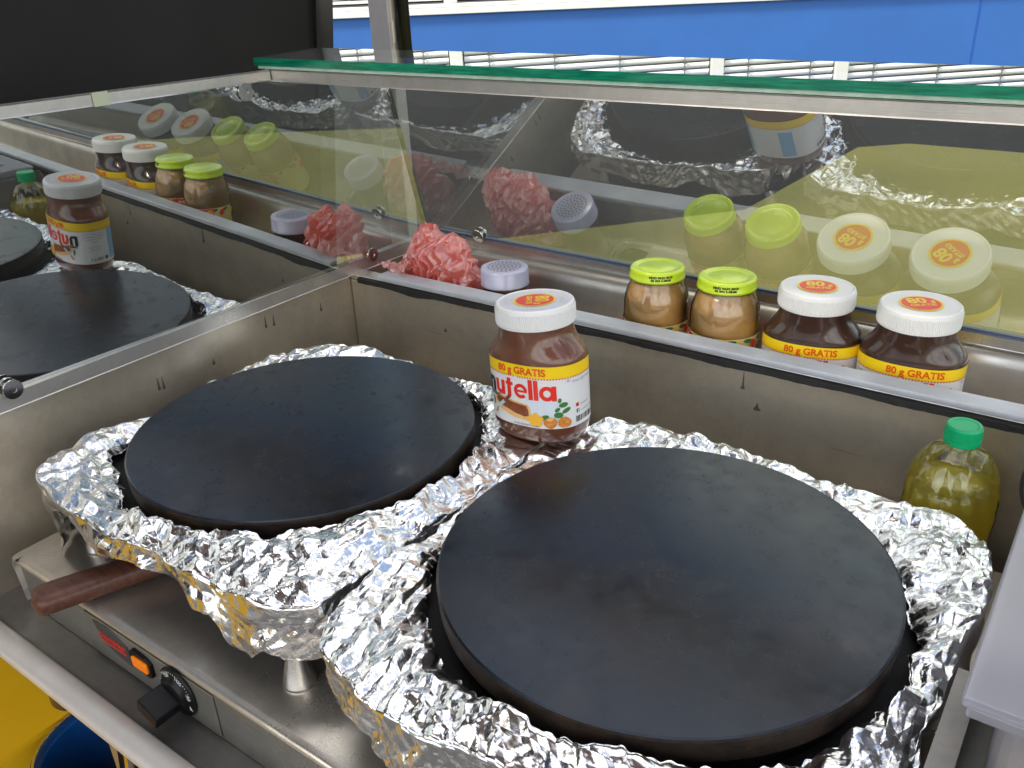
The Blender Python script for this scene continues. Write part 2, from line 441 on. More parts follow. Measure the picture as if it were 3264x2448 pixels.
# ------------------------------------------------------------------ crumple noise (faceted, sharp creases)
class Crumple:
    def __init__(self, seed, n=16, fmin=12, fmax=130, amp=0.10, dim=3):
        rs = np.random.RandomState(seed)
        self.d = rs.normal(size=(n, 3)); self.d[:, 2] *= 0.8
        self.d /= np.linalg.norm(self.d, axis=1)[:, None]
        self.f = fmin * (fmax / fmin) ** (np.arange(n) / (n - 1))
        self.p = rs.rand(n) * 10
        self.a = amp / self.f * (self.f / fmax) ** 0.45
        self.mf = rs.normal(size=(n, 3)) * (self.f * 0.33)[:, None]
        self.mp = rs.rand(n) * 7
        self.wf = rs.normal(size=(4, 3)) * 14; self.wp = rs.rand(4) * 7; self.wd = rs.normal(size=(4, 3)) * 0.010
    def __call__(self, P):
        P = np.asarray(P, float)
        Q = P.copy()
        for k in range(4):
            Q = Q + np.sin(P @ self.wf[k] + self.wp[k])[:, None] * self.wd[k]
        out = np.zeros(len(P))
        for i in range(len(self.f)):
            t = Q @ self.d[i] * self.f[i] + self.p[i]
            tri = np.abs((t % 1.0) - 0.5) * 4 - 1
            mask = np.clip(0.5 + 0.9 * np.sin(P @ self.mf[i] + self.mp[i]), 0, 1.2)
            out += self.a[i] * tri * mask
        return out

def grid_mesh(name, P, nu, nv, closed_u=True):
    """P: (nu*nv,3) index u*nv+v"""
    faces = []
    for u in range(nu if closed_u else nu - 1):
        a = u * nv; b = ((u + 1) % nu) * nv
        for v in range(nv - 1):
            faces.append((a + v, b + v, b + v + 1, a + v + 1))
    me = bpy.data.meshes.new(name)
    me.from_pydata([tuple(p) for p in P], [], faces)
    me.validate(); me.update()
    return me

# ================================================================== SETTING
bm = bmesh.new(); box(bm, (-60, -60, -1.25), (60, 60, -1.15))
g = bm_obj('ground', bm, M['asphalt']); g['kind'] = 'structure'; g['label'] = 'dark asphalt ground'

# ---- office building opposite (blue band, white blinds)
FW = Vector((-0.598, 0.801, 0)).normalized()
UX = Vector((FW.y, -FW.x, 0))
FP = Vector((CAMLOC.x, CAMLOC.y, 0)) + FW * 10
bld = thing('office_building', 'blue rendered office building with white venetian blinds, seen behind the glass shelf', 'building',
            (FP.x, FP.y, 0), atan2(UX.y, UX.x))
# local: x along facade, y away from camera (FW), z up
bm = bmesh.new(); box(bm, (-11, 0.0, -1.14), (14, 0.3, 0.02)); bm_obj('blue_wall', bm, M['blue_wall'], bld)
jm = mat('joint_blue', (0.012, 0.08, 0.36), 0.6)
for x in (-4.3, 5.15, 9.2):
    bm = bmesh.new(); box(bm, (x, -0.004, -1.13), (x + 0.02, -0.001, 0.015)); bm_obj('wall_joint', bm, jm, bld)
bm = bmesh.new(); box(bm, (-11, 0.0, 2.45), (14, 0.3, 3.3)); bm_obj('upper_wall', bm, M['blue_wall'], bld)
bm = bmesh.new(); box(bm, (-11, -0.05, 0.021), (14, 0.28, 0.085), 0.006)
box(bm, (-11, -0.03, 0.088), (14, 0.2, 0.125), 0.005); bm_obj('window_sill', bm, M['frame_white'], bld)
bm = bmesh.new(); box(bm, (-11, 0.22, 0.13), (14, 0.26, 2.44)); bm_obj('window_glass', bm, M['window_dark'], bld)
mull = [-9.0, -6.2, -3.3, -0.47, 2.37, 3.74, 6.6, 9.4, 12.2]
for i, x in enumerate(mull):
    bm = bmesh.new(); box(bm, (x - 0.07, -0.02, 0.127), (x + 0.07, 0.1, 2.44), 0.006)
    bm_obj('mullion', bm, M['frame_white'], bld)
for a, b in zip(mull, mull[1:]):
    bm = bmesh.new()
    z = 0.20
    while z < 2.40:
        # tilted slat with a slight curve
        ys = [0.0, 0.016, 0.032, 0.050]; zs = [0.0, 0.030, 0.053, 0.069]
        pr = [(0.02 + yy, z + zz) for yy, zz in zip(ys, zs)]
        v0 = [bm.verts.new((a + 0.085, y, q)) for y, q in pr]; v1 = [bm.verts.new((b - 0.085, y, q)) for y, q in pr]
        for i in range(3): bm.faces.new((v0[i], v1[i], v1[i + 1], v0[i + 1]))
        z += 0.073
    box(bm, (a + 0.085, 0.0, 0.155), (b - 0.085, 0.05, 0.185), 0.004)
    bl = bm_obj('blind', bm, M['blind_white'], bld)
    bm = bmesh.new()
    nC = max(2, round((b - a) / 0.74))
    for k in range(nC):
        x = a + (b - a) * (k + 0.5) / nC
        box(bm, (x - 0.006, 0.006, 0.16), (x + 0.006, 0.014, 2.40))
        z = 0.20
        while z < 2.40:
            box(bm, (x - 0.016, 0.000, z - 0.010), (x + 0.016, 0.012, z + 0.008)); z += 0.073
    bm_obj('blind_cord', bm, M['cord'], bl)

# ================================================================== STALL : steel counter
ctr = thing('steel_counter', 'brushed stainless steel counter well with a jar trough along its far side', 'counter')
WX, WY = -0.18, 0.16
bm = bmesh.new()
box(bm, (WX - 0.012, -0.60, -0.21), (WX, WY + 0.012, 0.028), 0.002); bm_obj('left_wall', bm, M['steel_wall'], ctr)
bm = bmesh.new()
box(bm, (WX + 0.001, WY, -0.21), (1.45, WY + 0.012, 0.021), 0.002); bm_obj('back_wall', bm, M['steel_wall'], ctr)
stm = mat('burnt_stain', (0.10, 0.085, 0.07), 0.6, noise=0.5, nscale=200)
rs = random.Random(4)
for (x, z, w, h) in ((0.25, -0.008, 0.006, 0.02), (0.50, -0.006, 0.004, 0.018), (0.52, -0.03, 0.006, 0.006), (0.02, -0.03, 0.004, 0.004)):
    bm = bmesh.new(); vs = []
    for k in range(26):
        a = 2 * pi * k / 26; r1 = 1 + 0.25 * rs.random()
        up = max(0, sin(a)) ** 14 * h / (w * 0.35)
        vs.append(bm.verts.new((x + cos(a) * w * 0.7 * r1, WY - 0.0006, z + (sin(a) + up) * w * 0.35 * r1)))
    bm.faces.new(vs); bm_obj('stain', bm, stm, ctr)
for (y, z, h) in ((-0.02, 0.0, 0.016), (-0.005, -0.002, 0.014), (-0.21, -0.025, 0.014), (-0.203, -0.026, 0.013), (-0.12, -0.022, 0.005), (0.09, -0.01, 0.010), (-0.30, -0.05, 0.005)):
    bm = bmesh.new(); vs = []
    for k in range(24):
        a = 2 * pi * k / 24; up = max(0, sin(a)) ** 10 * h / 0.0022
        r1 = 1 + 0.25 * rs.random()
        vs.append(bm.verts.new((WX + 0.0006, y + cos(a) * 0.0020 * r1, z + (sin(a) + up) * 0.0022 * r1)))
    bm.faces.new(vs); bm_obj('stain', bm, stm, ctr)
# rubber seal under ledge
n = 160; bm = bmesh.new(); prev = None
for k in range(n + 1):
    x = -0.155 + (1.45 + 0.155) * k / n
    dz = 0.0006 * sin(x * 23) + 0.0007 * sin(x * 61 + 1) + 0.0003 * sin(x * 340) - 0.003 * math.exp(-((x + 0.03) / 0.03) ** 2)
    q = [bm.verts.new((x, WY - 0.0015, 0.030)), bm.verts.new((x, WY - 0.0075, 0.028)),
         bm.verts.new((x, WY - 0.008, 0.0215 + dz)), bm.verts.new((x, WY - 0.001, 0.019 + dz))]
    if prev:
        for i in range(3): bm.faces.new((prev[i], prev[i + 1], q[i + 1], q[i]))
    prev = q
bm_obj('rubber_seal', bm, M['rubber'], ctr)
bm = bmesh.new()
box(bm, (WX + 0.002, WY + 0.0, 0.0215), (1.45, WY + 0.027, 0.031), 0.002); bm_obj('ledge', bm, M['steel'], ctr)
bm = bmesh.new()
box(bm, (-0.115, WY - 0.004, 0.0315), (1.45, WY + 0.027, 0.0395), 0.0024); bm_obj('ledge_strip', bm, M['plastic_strip'], ctr)
bm = bmesh.new()
prof = [(0.1885, 0.0300), (0.1890, 0.0), (0.190, -0.035), (0.194, -0.046), (0.202, -0.0505), (0.270, -0.0505), (0.290, -0.048),
        (0.302, -0.038), (0.307, -0.02), (0.309, 0.022), (0.311, 0.032), (0.315, 0.040), (0.321, 0.0445), (0.329, 0.046), (0.352, 0.046), (0.353, -0.2)]
profile_extrude(bm, prof, WX + 0.003, 1.45, 2)
tr = bm_obj('trough', bm, M['steel'], ctr, True)
bm = bmesh.new(); box(bm, (WX + 0.0005, 0.1725, -0.20), (WX + 0.0025, 0.352, 0.028)); bm_obj('trough_end', bm, M['steel_wall'], ctr)
bm = bmesh.new(); box(bm, (WX + 0.001, -0.47, -0.215), (1.45, 0.159, -0.2)); bm_obj('well_floor', bm, M['steel_dark'], ctr)

# ================================================================== glass guard
gg = thing('glass_display_guard', 'glass guard of a steel frame, tilted front pane and green-edged top shelf round the counter', 'glass guard')
nf = Vector((0.03396, 1, 0.28154)).normalized(); dfp = 0.3440 
def yf(x, z): return (dfp - nf.x * x - nf.z * z) / nf.y
nl = Vector((1, -0.0191, -0.0365)).normalized(); dl = -0.1722
def xl(y, z): return (dl - nl.y * y - nl.z * z) / nl.x
# front pane: room-side face reflects, others clear
def slab(name, quad, nrm, th, m_front, m_edge, parent):
    bm = bmesh.new()
    a = [bm.verts.new(p) for p in quad]; b = [bm.verts.new(Vector(p) + nrm * th) for p in quad]
    f = bm.faces.new(a); f.material_index = 0
    f = bm.faces.new(b[::-1]); f.material_index = 1
    k = len(a)
    for i in range(k):
        f = bm.faces.new((a[i], b[i], b[(i + 1) % k], a[(i + 1) % k])); f.material_index = 2
    bmesh.ops.recalc_face_normals(bm, faces=bm.faces)
    return bm_obj(name, bm, [m_front, M['pane_back'], m_edge], parent)
q = [(x, yf(x, z), z) for x, z in ((-0.168, 0.062), (1.45, 0.062), (1.45, 0.344), (-0.168, 0.344))]
slab('front_pane', q, nf, 0.004, M['pane_front'], M['green_edge'], gg)
q = [(xl(y, z), y, z) for y, z in ((-0.75, 0.050), (yf(-0.175, 0.050) - 0.004, 0.050), (yf(-0.175, 0.345) - 0.004, 0.345), (-0.75, 0.352))]
slab('left_pane', q, -nl, 0.004, M['pane_left'], M['seal_dark'], gg)
bm = bmesh.new()
bar(bm, (-0.173, yf(-0.173, 0.060) - 0.001, 0.060), (-0.162, yf(-0.162, 0.344) - 0.001, 0.344), 0.005, 0.004, (0, 1, 0), 0.0008)
bm_obj('corner_seal', bm, M['seal_dark'], gg)
# rails
bm = bmesh.new()
bar(bm, (-0.172, yf(-0.172, 0.052) + 0.002, 0.053), (1.45, yf(1.45, 0.052) + 0.002, 0.053), 0.012, 0.016)
bm_obj('front_rail', bm, M['steel_bar'], gg)
bm = bmesh.new()
bar(bm, (-0.172, yf(-0.172, 0.066) - 0.002, 0.0635), (1.45, yf(1.45, 0.066) - 0.002, 0.0635), 0.003, 0.005)
bm_obj('glazing_strip', bm, mat('blue_grey_glazing', (0.10, 0.13, 0.19), 0.2), gg)
bm = bmesh.new()
bar(bm, (-0.1765, -0.75, 0.040), (-0.1765, 0.345, 0.040), 0.013, 0.020)
bm_obj('left_rail', bm, M['steel_bar'], gg)
bm = bmesh.new(); bar(bm, (-0.170, 0.052, 0.352), (1.45, 0.052, 0.352), 0.012, 0.015); bm_obj('front_top_bar', bm, M['steel_bar'], gg)
bm = bmesh.new(); bar(bm, (-0.168, -0.75, 0.360), (-0.168, 0.045, 0.352), 0.012, 0.014); bm_obj('left_top_bar', bm, M['steel_bar'], gg)
bm = bmesh.new(); box(bm, (-0.182, 0.046, 0.3445), (-0.1705, 0.058, 0.360), 0.002); bm_obj('corner_weld', bm, mat('brown_weld', (0.35, 0.22, 0.12), 0.35, 0.9, noise=0.7, nscale=300, bump=0.8, bscale=300), gg)
bm = bmesh.new(); box(bm, (-0.190, 0.0475, 0.3600), (1.45, 0.062, 0.3642), 0.001); bm_obj('sealant_strip', bm, M['mint'], gg)
# shelf
bm = bmesh.new()
box(bm, (-0.192, 0.044, 0.3645), (1.45, 0.165, 0.3745))
for f in bm.faces:
    f.material_index = 0 if f.normal.z > 0.5 else (1 if f.normal.z < -0.5 else 2)
for v in bm.verts: v.co.z += (v.co.y - 0.044) * 0.020
sh = bm_obj('shelf_glass', bm, [M['shelf_glass'], M['pane_back'], M['green_edge']], gg)
# washers clamping the panes
def washer(name, p, nrm, tgt):
    nrm = Vector(nrm).normalized(); rot = nrm.to_track_quat('Z', 'Y').to_matrix().to_4x4()
    e = None
    bm = bmesh.new()
    for off in (-0.006, 0.004):
        ro, ri, h = 0.0115, 0.0045, 0.0018; nn = 28; rings = []
        for (r, z) in ((ro, 0), (ro, h), (ri, h), (ri, 0)):
            rings.append([bm.verts.new((r * cos(2 * pi * i / nn), r * sin(2 * pi * i / nn), z + off)) for i in range(nn)])
        for k in range(4):
            a, b = rings[k], rings[(k + 1) % 4]
            for i in range(nn): bm.faces.new((a[i], a[(i + 1) % nn], b[(i + 1) % nn], b[i]))
    r_ = bmesh.ops.create_cone(bm, cap_ends=True, segments=16, radius1=0.0040, radius2=0.0040, depth=0.009)
    for v in bm.verts: v.co = Vector(p) + (rot @ v.co)
    bmesh.ops.recalc_face_normals(bm, faces=bm.faces)
    return bm_obj(name, bm, M['chrome'], tgt)
washer('washer', (-0.171, 0.204, 0.052), (1, 0, 0), gg)
washer('washer', (-0.171, -0.394, 0.055), (1, 0, 0), gg)
washer('washer', (-0.163, -0.005, 0.337), (1, 0, 0), gg)
washer('washer', (-0.045, yf(-0.045, 0.068) - 0.001, 0.068), nf, gg)
bm = bmesh.new(); box(bm, (-0.1615, -0.218, 0.3470), (-0.1605, -0.198, 0.3625)); bm_obj('tape_piece', bm, mat('yellowed_tape', (0.45, 0.48, 0.33), 0.3), gg)

# ================================================================== surroundings of the stall
pan = thing('side_hatch', 'tall black painted side panel with a framed edge, left of the glass guard', 'hatch')
bm = bmesh.new()
prism(bm, [(-0.50, -1.6, -0.12), (-0.50, 0.385, -0.12), (-0.50, 0.468, 0.45), (-0.50, 0.49, 1.5), (-0.50, -1.6, 1.5)], (-0.02, 0, 0))
bm_obj('board', bm, M['black_paint'], pan)
bm = bmesh.new()
prism(bm, [(-0.4995, 0.372, -0.12), (-0.4995, 0.408, -0.12), (-0.4995, 0.494, 0.45), (-0.4995, 0.512, 1.5), (-0.4995, 0.472, 1.5), (-0.4995, 0.45, 0.45)], (-0.03, 0, 0))
for v in bm.verts: v.co.x += 0.008
bm_obj('edge_frame', bm, M['black_pipe'], pan)
bm = bmesh.new(); box(bm, (-0.499, -1.6, -0.15), (-0.195, 0.37, -0.12), 0.003)  # added dark backing so reflections show in the left pane
tag(bm_obj('side_backing', bm, M['black_dull']), 'added dull black shelf, a dark backing for the left glass pane', 'shelf')
bm = bmesh.new(); box(bm, (-5, 0.37, -0.16), (5, 3.6, -0.13))  # added dark sheet behind the front pane so its reflections show
tag(bm_obj('black_backing', bm, M['black_dull']), 'added wide black tarpaulin stretched outside below the front glass pane', 'backing')
bm = bmesh.new()
prism(bm, [(-0.69, 0.38, -0.10), (-0.355, 0.791, -0.10), (0.047, 1.297, -0.10), (0.066, 2.192, -0.10), (0.193, 2.318, -0.10), (0.528, 2.304, -0.10), (0.93, 2.25, -0.10), (0.985, 1.45, -0.10), (1.22, 1.13, -0.10), (1.46, 0.74, -0.10), (1.62, 0.38, -0.10)], (0, 0, -0.02))
tag(bm_obj('yellow_board', bm, M['yellow_board']), 'large yellow board lying outside, seen through the front glass', 'board')
post = thing('support_post', 'grey metal post with beige trim and black pipe behind the glass shelf', 'post', (-0.37, 0.5, 0))
bm = bmesh.new(); box(bm, (-0.040, 0, -0.13), (0.012, 0.03, 1.6), 0.003); bm_obj('post_profile', bm, M['post'], post)
bm = bmesh.new(); box(bm, (0.0125, -0.001, 0.335), (0.019, 0.03, 1.6), 0.001); bm_obj('beige_trim', bm, M['beige'], post)
bm = bmesh.new(); tube(bm, [(0.034, 0.012, 0.335), (0.034, 0.012, 1.6)], 0.0135, 20); bm_obj('black_pipe', bm, M['black_pipe'], post, True)
bm = bmesh.new(); box(bm, (0.019, -0.006, 0.352), (0.024, 0.0, 0.392), 0.001); bm_obj('clip', bm, M['beige'], post)
bmT = text_mesh('MAT', 0.009)
for v in bmT.verts: v.co = Vector((0.034 - v.co.y * 1.0 , -0.0022, 0.462 + v.co.x))
bm_obj('lettering', bmT, M['white_print'], post)

# trailer roof over the operator (its lining shows in the foil)
bm = bmesh.new(); box(bm, (-1.2, -2.6, 1.65), (2.6, -1.0, 1.70), 0.005)
tag(bm_obj('roof_lining', bm, M['roof']), 'brown roof lining of the stall above the operator', 'roof')

# ================================================================== crepe makers
C1 = (0.10939, -0.2043); C2 = (0.57553, -0.20915)
def crepe_maker(c, label, rz=0.0):
    t = thing('crepe_maker', label, 'crepe maker', (c[0], c[1], 0), rz, 'crepe makers in the counter well')
    bm = bmesh.new()
    lathe(bm, [(0.1965, -0.0235), (0.1985, -0.022), (0.1995, -0.003), (0.1988, -0.0008), (0.197, 0.0)], 160)
    bm.normal_update()
    for f in bm.faces: f.material_index = 0 if abs(f.normal.z) > 0.9 else 1
    bm_obj('griddle_plate', bm, [M['iron'], M['iron_side']], t, False)
    bm = bmesh.new()
    lathe(bm, [(0.150, -0.055), (0.186, -0.05), (0.186, -0.024), (0.15, -0.0238)], 64); bm_obj('heater_ring', bm, M['black_dull'], t)
    bm = bmesh.new()
    box(bm, (-0.215, -0.215, -0.080), (0.215, 0.215, -0.050), 0.012, 3); bm_obj('housing', bm, M['black_dull'], t)
    for sx, sy in ((-1, -1), (1, -1), (-1, 1), (1, 1)):
        bm = bmesh.new()
        lathe(bm, [(0.0165, -0.130), (0.0165, -0.127), (0.0095, -0.098), (0.0095, -0.081)], 28)
        for v in bm.verts: v.co += Vector((sx * (0.190 if sx > 0 else 0.176), sy * (0.203 if sx > 0 else 0.188), 0))
        bm_obj('foot', bm, M['alu'], t, True)
    return t
crepe_maker(C1, 'left crepe maker, round black griddle in crumpled foil, in the corner of the well')
crepe_maker(C2, 'right crepe maker, larger-looking round black griddle nearest the oil bottle')

def interp_deg(tab, th):
    a = np.array([t[0] for t in tab], float); r = np.array([t[1] for t in tab], float)
    a = np.r_[a[-1] - 360, a, a[0] + 360]; r = np.r_[r[-1], r, r[0]]
    return np.interp(np.degrees(th) % 360, a, r)

IN1 = [(1, .171), (6, .184), (11, .183), (23, .183), (29, .194), (43, .2), (45, .209), (53, .215), (63, .224), (75, .222), (100, .215), (150, .215), (205, .226), (217, .236),
       (224, .22), (233, .21), (246, .2), (258, .198), (263, .18), (276, .18), (288, .182), (290, .166), (295, .167), (298, .17), (311, .173), (328, .159), (339, .166), (353, .176)]
IN2 = [(2, .197), (11, .204), (22, .211), (30, .214), (38, .222), (44, .218), (80, .212), (150, .212), (219, .208), (230, .202), (240, .207), (246, .204), (251, .194), (255, .19), (263, .182),
       (276, .184), (283, .181), (289, .18), (293, .179), (300, .185), (309, .186), (316, .191), (324, .199), (331, .195), (342, .192), (348, .196)]
OUT1 = [(17, .248), (23, .259), (40, .295), (50, .295), (67, .252), (77, .236), (97, .236), (112, .256), (127, .292), (132, .295), (141, .288), (151, .269), (161, .261), (178, .236), (193, .232), (205, .259),
        (214, .283), (221, .295), (228, .299), (238, .282), (253, .248), (278, .232), (298, .261), (308, .297), (316, .310), (320, .307), (325, .288), (333, .262), (343, .246), (355, .236)]
OUT2 = [(1, .236), (10, .242), (15, .248), (25, .27), (33, .289), (39, .303), (43, .311), (48, .31), (52, .306), (55, .293), (58, .281), (63, .273), (66, .264), (71, .251), (91, .254),
        (102, .259), (112, .274), (121, .291), (131, .300), (140, .285), (155, .245), (183, .222), (196, .232), (206, .249), (215, .27), (219, .281), (224, .297), (231, .30), (237, .29), (248, .272),
        (261, .246), (270, .24), (290, .247), (305, .285), (314, .31), (322, .30), (335, .258), (350, .235), (355, .235)]

def foil(c, tin, tout, seed, label, dips=()):
    NU, N1, N2 = 1100, 62, 40
    th = np.linspace(0, 2 * pi, NU, endpoint=False)
    rin35 = interp_deg(tin, th); rout = interp_deg(tout, th)
    k = np.ones(9) / 9
    rout = np.convolve(np.r_[rout[-4:], rout, rout[:4]], k, 'valid')
    rs = np.random.RandomState(seed)
    jag = sum(np.sin(th * f + rs.rand() * 7) * a for f, a in ((7, .0015), (19, .0016), (37, .0013), (71, .001), (123, .0008)))
    jag += np.abs(((th * 23 / 2 / pi + 0.3 * np.sin(th * 5)) % 1) - .5) * 0.006 - .0015
    rin = np.where(rin35 > .210, rin35, .210) + jag * 0.8
    rin = np.maximum(rin, 0.2015)
    zin = np.where(rin35 > .210, -.035, -.035 + (.210 - rin35) / .95)
    zin = np.clip(zin, -.036, -.001)
    zin = np.convolve(np.r_[zin[-4:], zin, zin[:4]], k, 'valid')
    skirt = interp_deg(dips[-1], th) + 0.006 * np.sin(th * 11 + seed * 2) + 0.006 * np.abs(((th * 17 / 2 / pi) % 1) - .5) * 2
    dips = dips[:-1]
    pts = np.zeros((NU, N1 + N2, 3))
    drop = np.zeros((NU, N1 + N2))
    for j in range(N1 + N2):
        if j < N1:
            t = j / (N1 - 1)
            r = rin + (rout - .003 - rin) * t
            zt = -.022 + 0.004 * np.sin(th * 4 + seed)
            lip = np.exp(-(t / .07) ** 2)
            z = zin * (1 - t) ** 1.3 + zt * (1 - (1 - t) ** 1.3) + 0.0015 * np.sin(pi * t) - lip * 0.002
            sk = 0 * th
        else:
            s = (j - N1 + 1) / N2
            a = min(s / .10, 1) * pi / 2
            r = rout - .003 + .003 * sin(a) + 0.006 * s * np.sin(th * 9 + seed) * (s > .10)
            z = -.022 + 0.004 * np.sin(th * 4 + seed) - .003 * (1 - cos(a)) - np.maximum(0, s - .10) / .90 * skirt
            sk = th * 0 + min(1, s * 3)
        pts[:, j, 0] = r * np.cos(th); pts[:, j, 1] = r * np.sin(th); pts[:, j, 2] = z
        drop[:, j] = sk
    P = pts.reshape(-1, 3); sk = drop.reshape(-1)
    P0 = P + np.array([c[0], c[1], 0])
    cz = Crumple(seed, 14, 10, 74, 0.046); cx = Crumple(seed + 1, 9, 12, 60, 0.028); cy = Crumple(seed + 2, 9, 12, 60, 0.028)
    dz = cz(P0); dx = cx(P0); dy = cy(P0)
    # long sharp folds
    r2 = np.random.RandomState(seed + 9)
    for k in range(150):
        a0 = r2.rand() * 2 * pi; rad0 = 0.205 + r2.rand() * 0.09
        q0 = np.array([c[0] + rad0 * cos(a0), c[1] + rad0 * sin(a0), -0.02 - 0.04 * (r2.rand() < .3)])
        dr = np.array([-sin(a0), cos(a0), 0]) * r2.normal() + np.array([cos(a0), sin(a0), 0]) * r2.normal() * 1.1 + np.array([0, 0, 1]) * r2.normal() * .4
        dr /= np.linalg.norm(dr); L = 0.015 + 0.05 * r2.rand(); w = 0.003 + 0.006 * r2.rand(); h = (0.0012 + 0.0022 * r2.rand()) * (1 if r2.rand() < .65 else -1)
        d0 = P0 - q0; tt = d0 @ dr; dd = np.linalg.norm(d0 - tt[:, None] * dr, axis=1)
        dz += h * np.clip(1 - dd / w, 0, 1) * np.clip(1.4 * (1 - np.abs(tt) / L), 0, 1)
    # large folds: radial pleats with sharp ridges
    ang = np.arctan2(P[:, 1], P[:, 0]); rr = np.hypot(P[:, 0], P[:, 1])
    pl = Crumple(seed + 5, 5, 3, 9, 0.02)(np.c_[ang * 1.0, rr * 6, 0 * ang])
    edge = np.clip((rr - 0.200) / 0.012, 0.12, 1)
    rad = np.c_[np.cos(ang), np.sin(ang)]
    P[:, 2] += (dz * (1 - 0.55 * sk) + pl * (1 - sk) * 0.5) * np.where(sk > 0, 1, edge)
    P[:, 0] += dx * edge + rad[:, 0] * dz * sk * 0.9
    P[:, 1] += dy * edge + rad[:, 1] * dz * sk * 0.9
    # never push through the griddle
    rr = np.hypot(P[:, 0], P[:, 1]); bad = rr < .2012
    P[bad, 0] *= .2012 / rr[bad]; P[bad, 1] *= .2012 / rr[bad]
    # keep clear of the counter walls
    X = P[:, 0] + c[0]; Y = P[:, 1] + c[1]
    P[:, 0] = np.maximum(X, WX + .004) - c[0]; P[:, 1] = np.minimum(Y, WY - .006) - c[1]
    for (px, py, pr, pz) in dips:
        X = P[:, 0] + c[0]; Y = P[:, 1] + c[1]
        d = np.hypot(X - px, Y - py); w = np.clip((pr * 1.5 - d) / (pr * .5), 0, 1)
        P[:, 2] = np.where(P[:, 2] > pz - 0.02, P[:, 2] * (1 - w) + np.minimum(P[:, 2], pz) * w, P[:, 2])
    me = grid_mesh('foil_cover', P, NU, N1 + N2)
    o = link_mesh('foil_cover', me, M['foil']); o.location = (c[0], c[1], 0)
    return tag(o, label, 'foil', 'foil covers on the crepe makers')
JX, JY = 0.3317, -0.0345
foil(C1, IN1, OUT1, 11, 'crumpled aluminium foil wrapped round the left crepe maker', [(JX, JY, .05, -.0215), [(0, .045), (90, .045), (180, .045), (200, .060), (211, .098), (228, .098), (234, .030), (245, .018), (260, .022), (297, .030), (301, .064), (306, .068), (309, .048), (312, .056), (330, .045)]])
foil(C2, IN2, OUT2, 37, 'crumpled aluminium foil wrapped round the right crepe maker', [(JX, JY, .05, -.0215), [(0, .04), (90, .045), (180, .045), (210, .05), (226, .058), (240, .045), (260, .040), (285, .04), (312, .05), (330, .04)]])

# ================================================================== jars of chocolate spread
A_, B_ = 0.0590, 0.0432
def superell(t, a, b, e=2.35):
    ct, st = cos(t), sin(t)
    return (a * math.copysign(abs(ct) ** (2 / e), ct), b * math.copysign(abs(st) ** (2 / e), st))
# arc-length table along the label (starting at -y, running towards +x)
_tab = []
N_ = 720; s_ = 0; pp = None
for i in range(N_ + 1):
    t = -pi / 2 + 2 * pi * i / N_
    x, y = superell(t, A_, B_)
    if pp: s_ += math.hypot(x - pp[0], y - pp[1])
    _tab.append((s_, x, y)); pp = (x, y)
PER = s_
_ts = np.array([t[0] for t in _tab]); _tx = np.array([t[1] for t in _tab]); _ty = np.array([t[2] for t in _tab])
def on_label(s, z, off):
    s = s % PER
    x = np.interp(s, _ts, _tx); y = np.interp(s, _ts, _ty)
    nx, ny = x / A_ ** 2, y / B_ ** 2; L = math.hypot(nx, ny)
    return Vector((x + nx / L * off, y + ny / L * off, z))
def wrap(bm, s0, z0, off):
    slice_x(bm, 0.004)
    for v in bm.verts: v.co = on_label(s0 + v.co.x, z0 + v.co.y, off)
def patch(s0, s1, z0, z1, off, step=0.003):
    bm = bmesh.new(); k = max(1, int((s1 - s0) / step)); cols = []
    for i in range(k + 1):
        s = s0 + (s1 - s0) * i / k
        cols.append((bm.verts.new(on_label(s, z0, off)), bm.verts.new(on_label(s, z1, off))))
    for a, b in zip(cols, cols[1:]): bm.faces.new((a[0], b[0], b[1], a[1]))
    return bm
def poly2d(pts):
    bm = bmesh.new(); f = bm.faces.new([bm.verts.new((x, y, 0)) for x, y in pts])
    if f.normal.z < 0: f.normal_flip()
    bmesh.ops.triangulate(bm, faces=bm.faces); return bm
def blob(cx, cy, rx, ry, rot=0, n=20, wob=0.0, k=5, ph=0):
    out = []
    for i in range(n):
        t = 2 * pi * i / n; w = 1 + wob * sin(k * t + ph)
        x, y = rx * cos(t) * w, ry * sin(t) * w
        out.append((cx + x * cos(rot) - y * sin(rot), cy + x * sin(rot) + y * cos(rot)))
    return out
def circ2(bm, r, n=40):
    bmesh.ops.create_circle(bm, cap_ends=True, segments=n, radius=r)

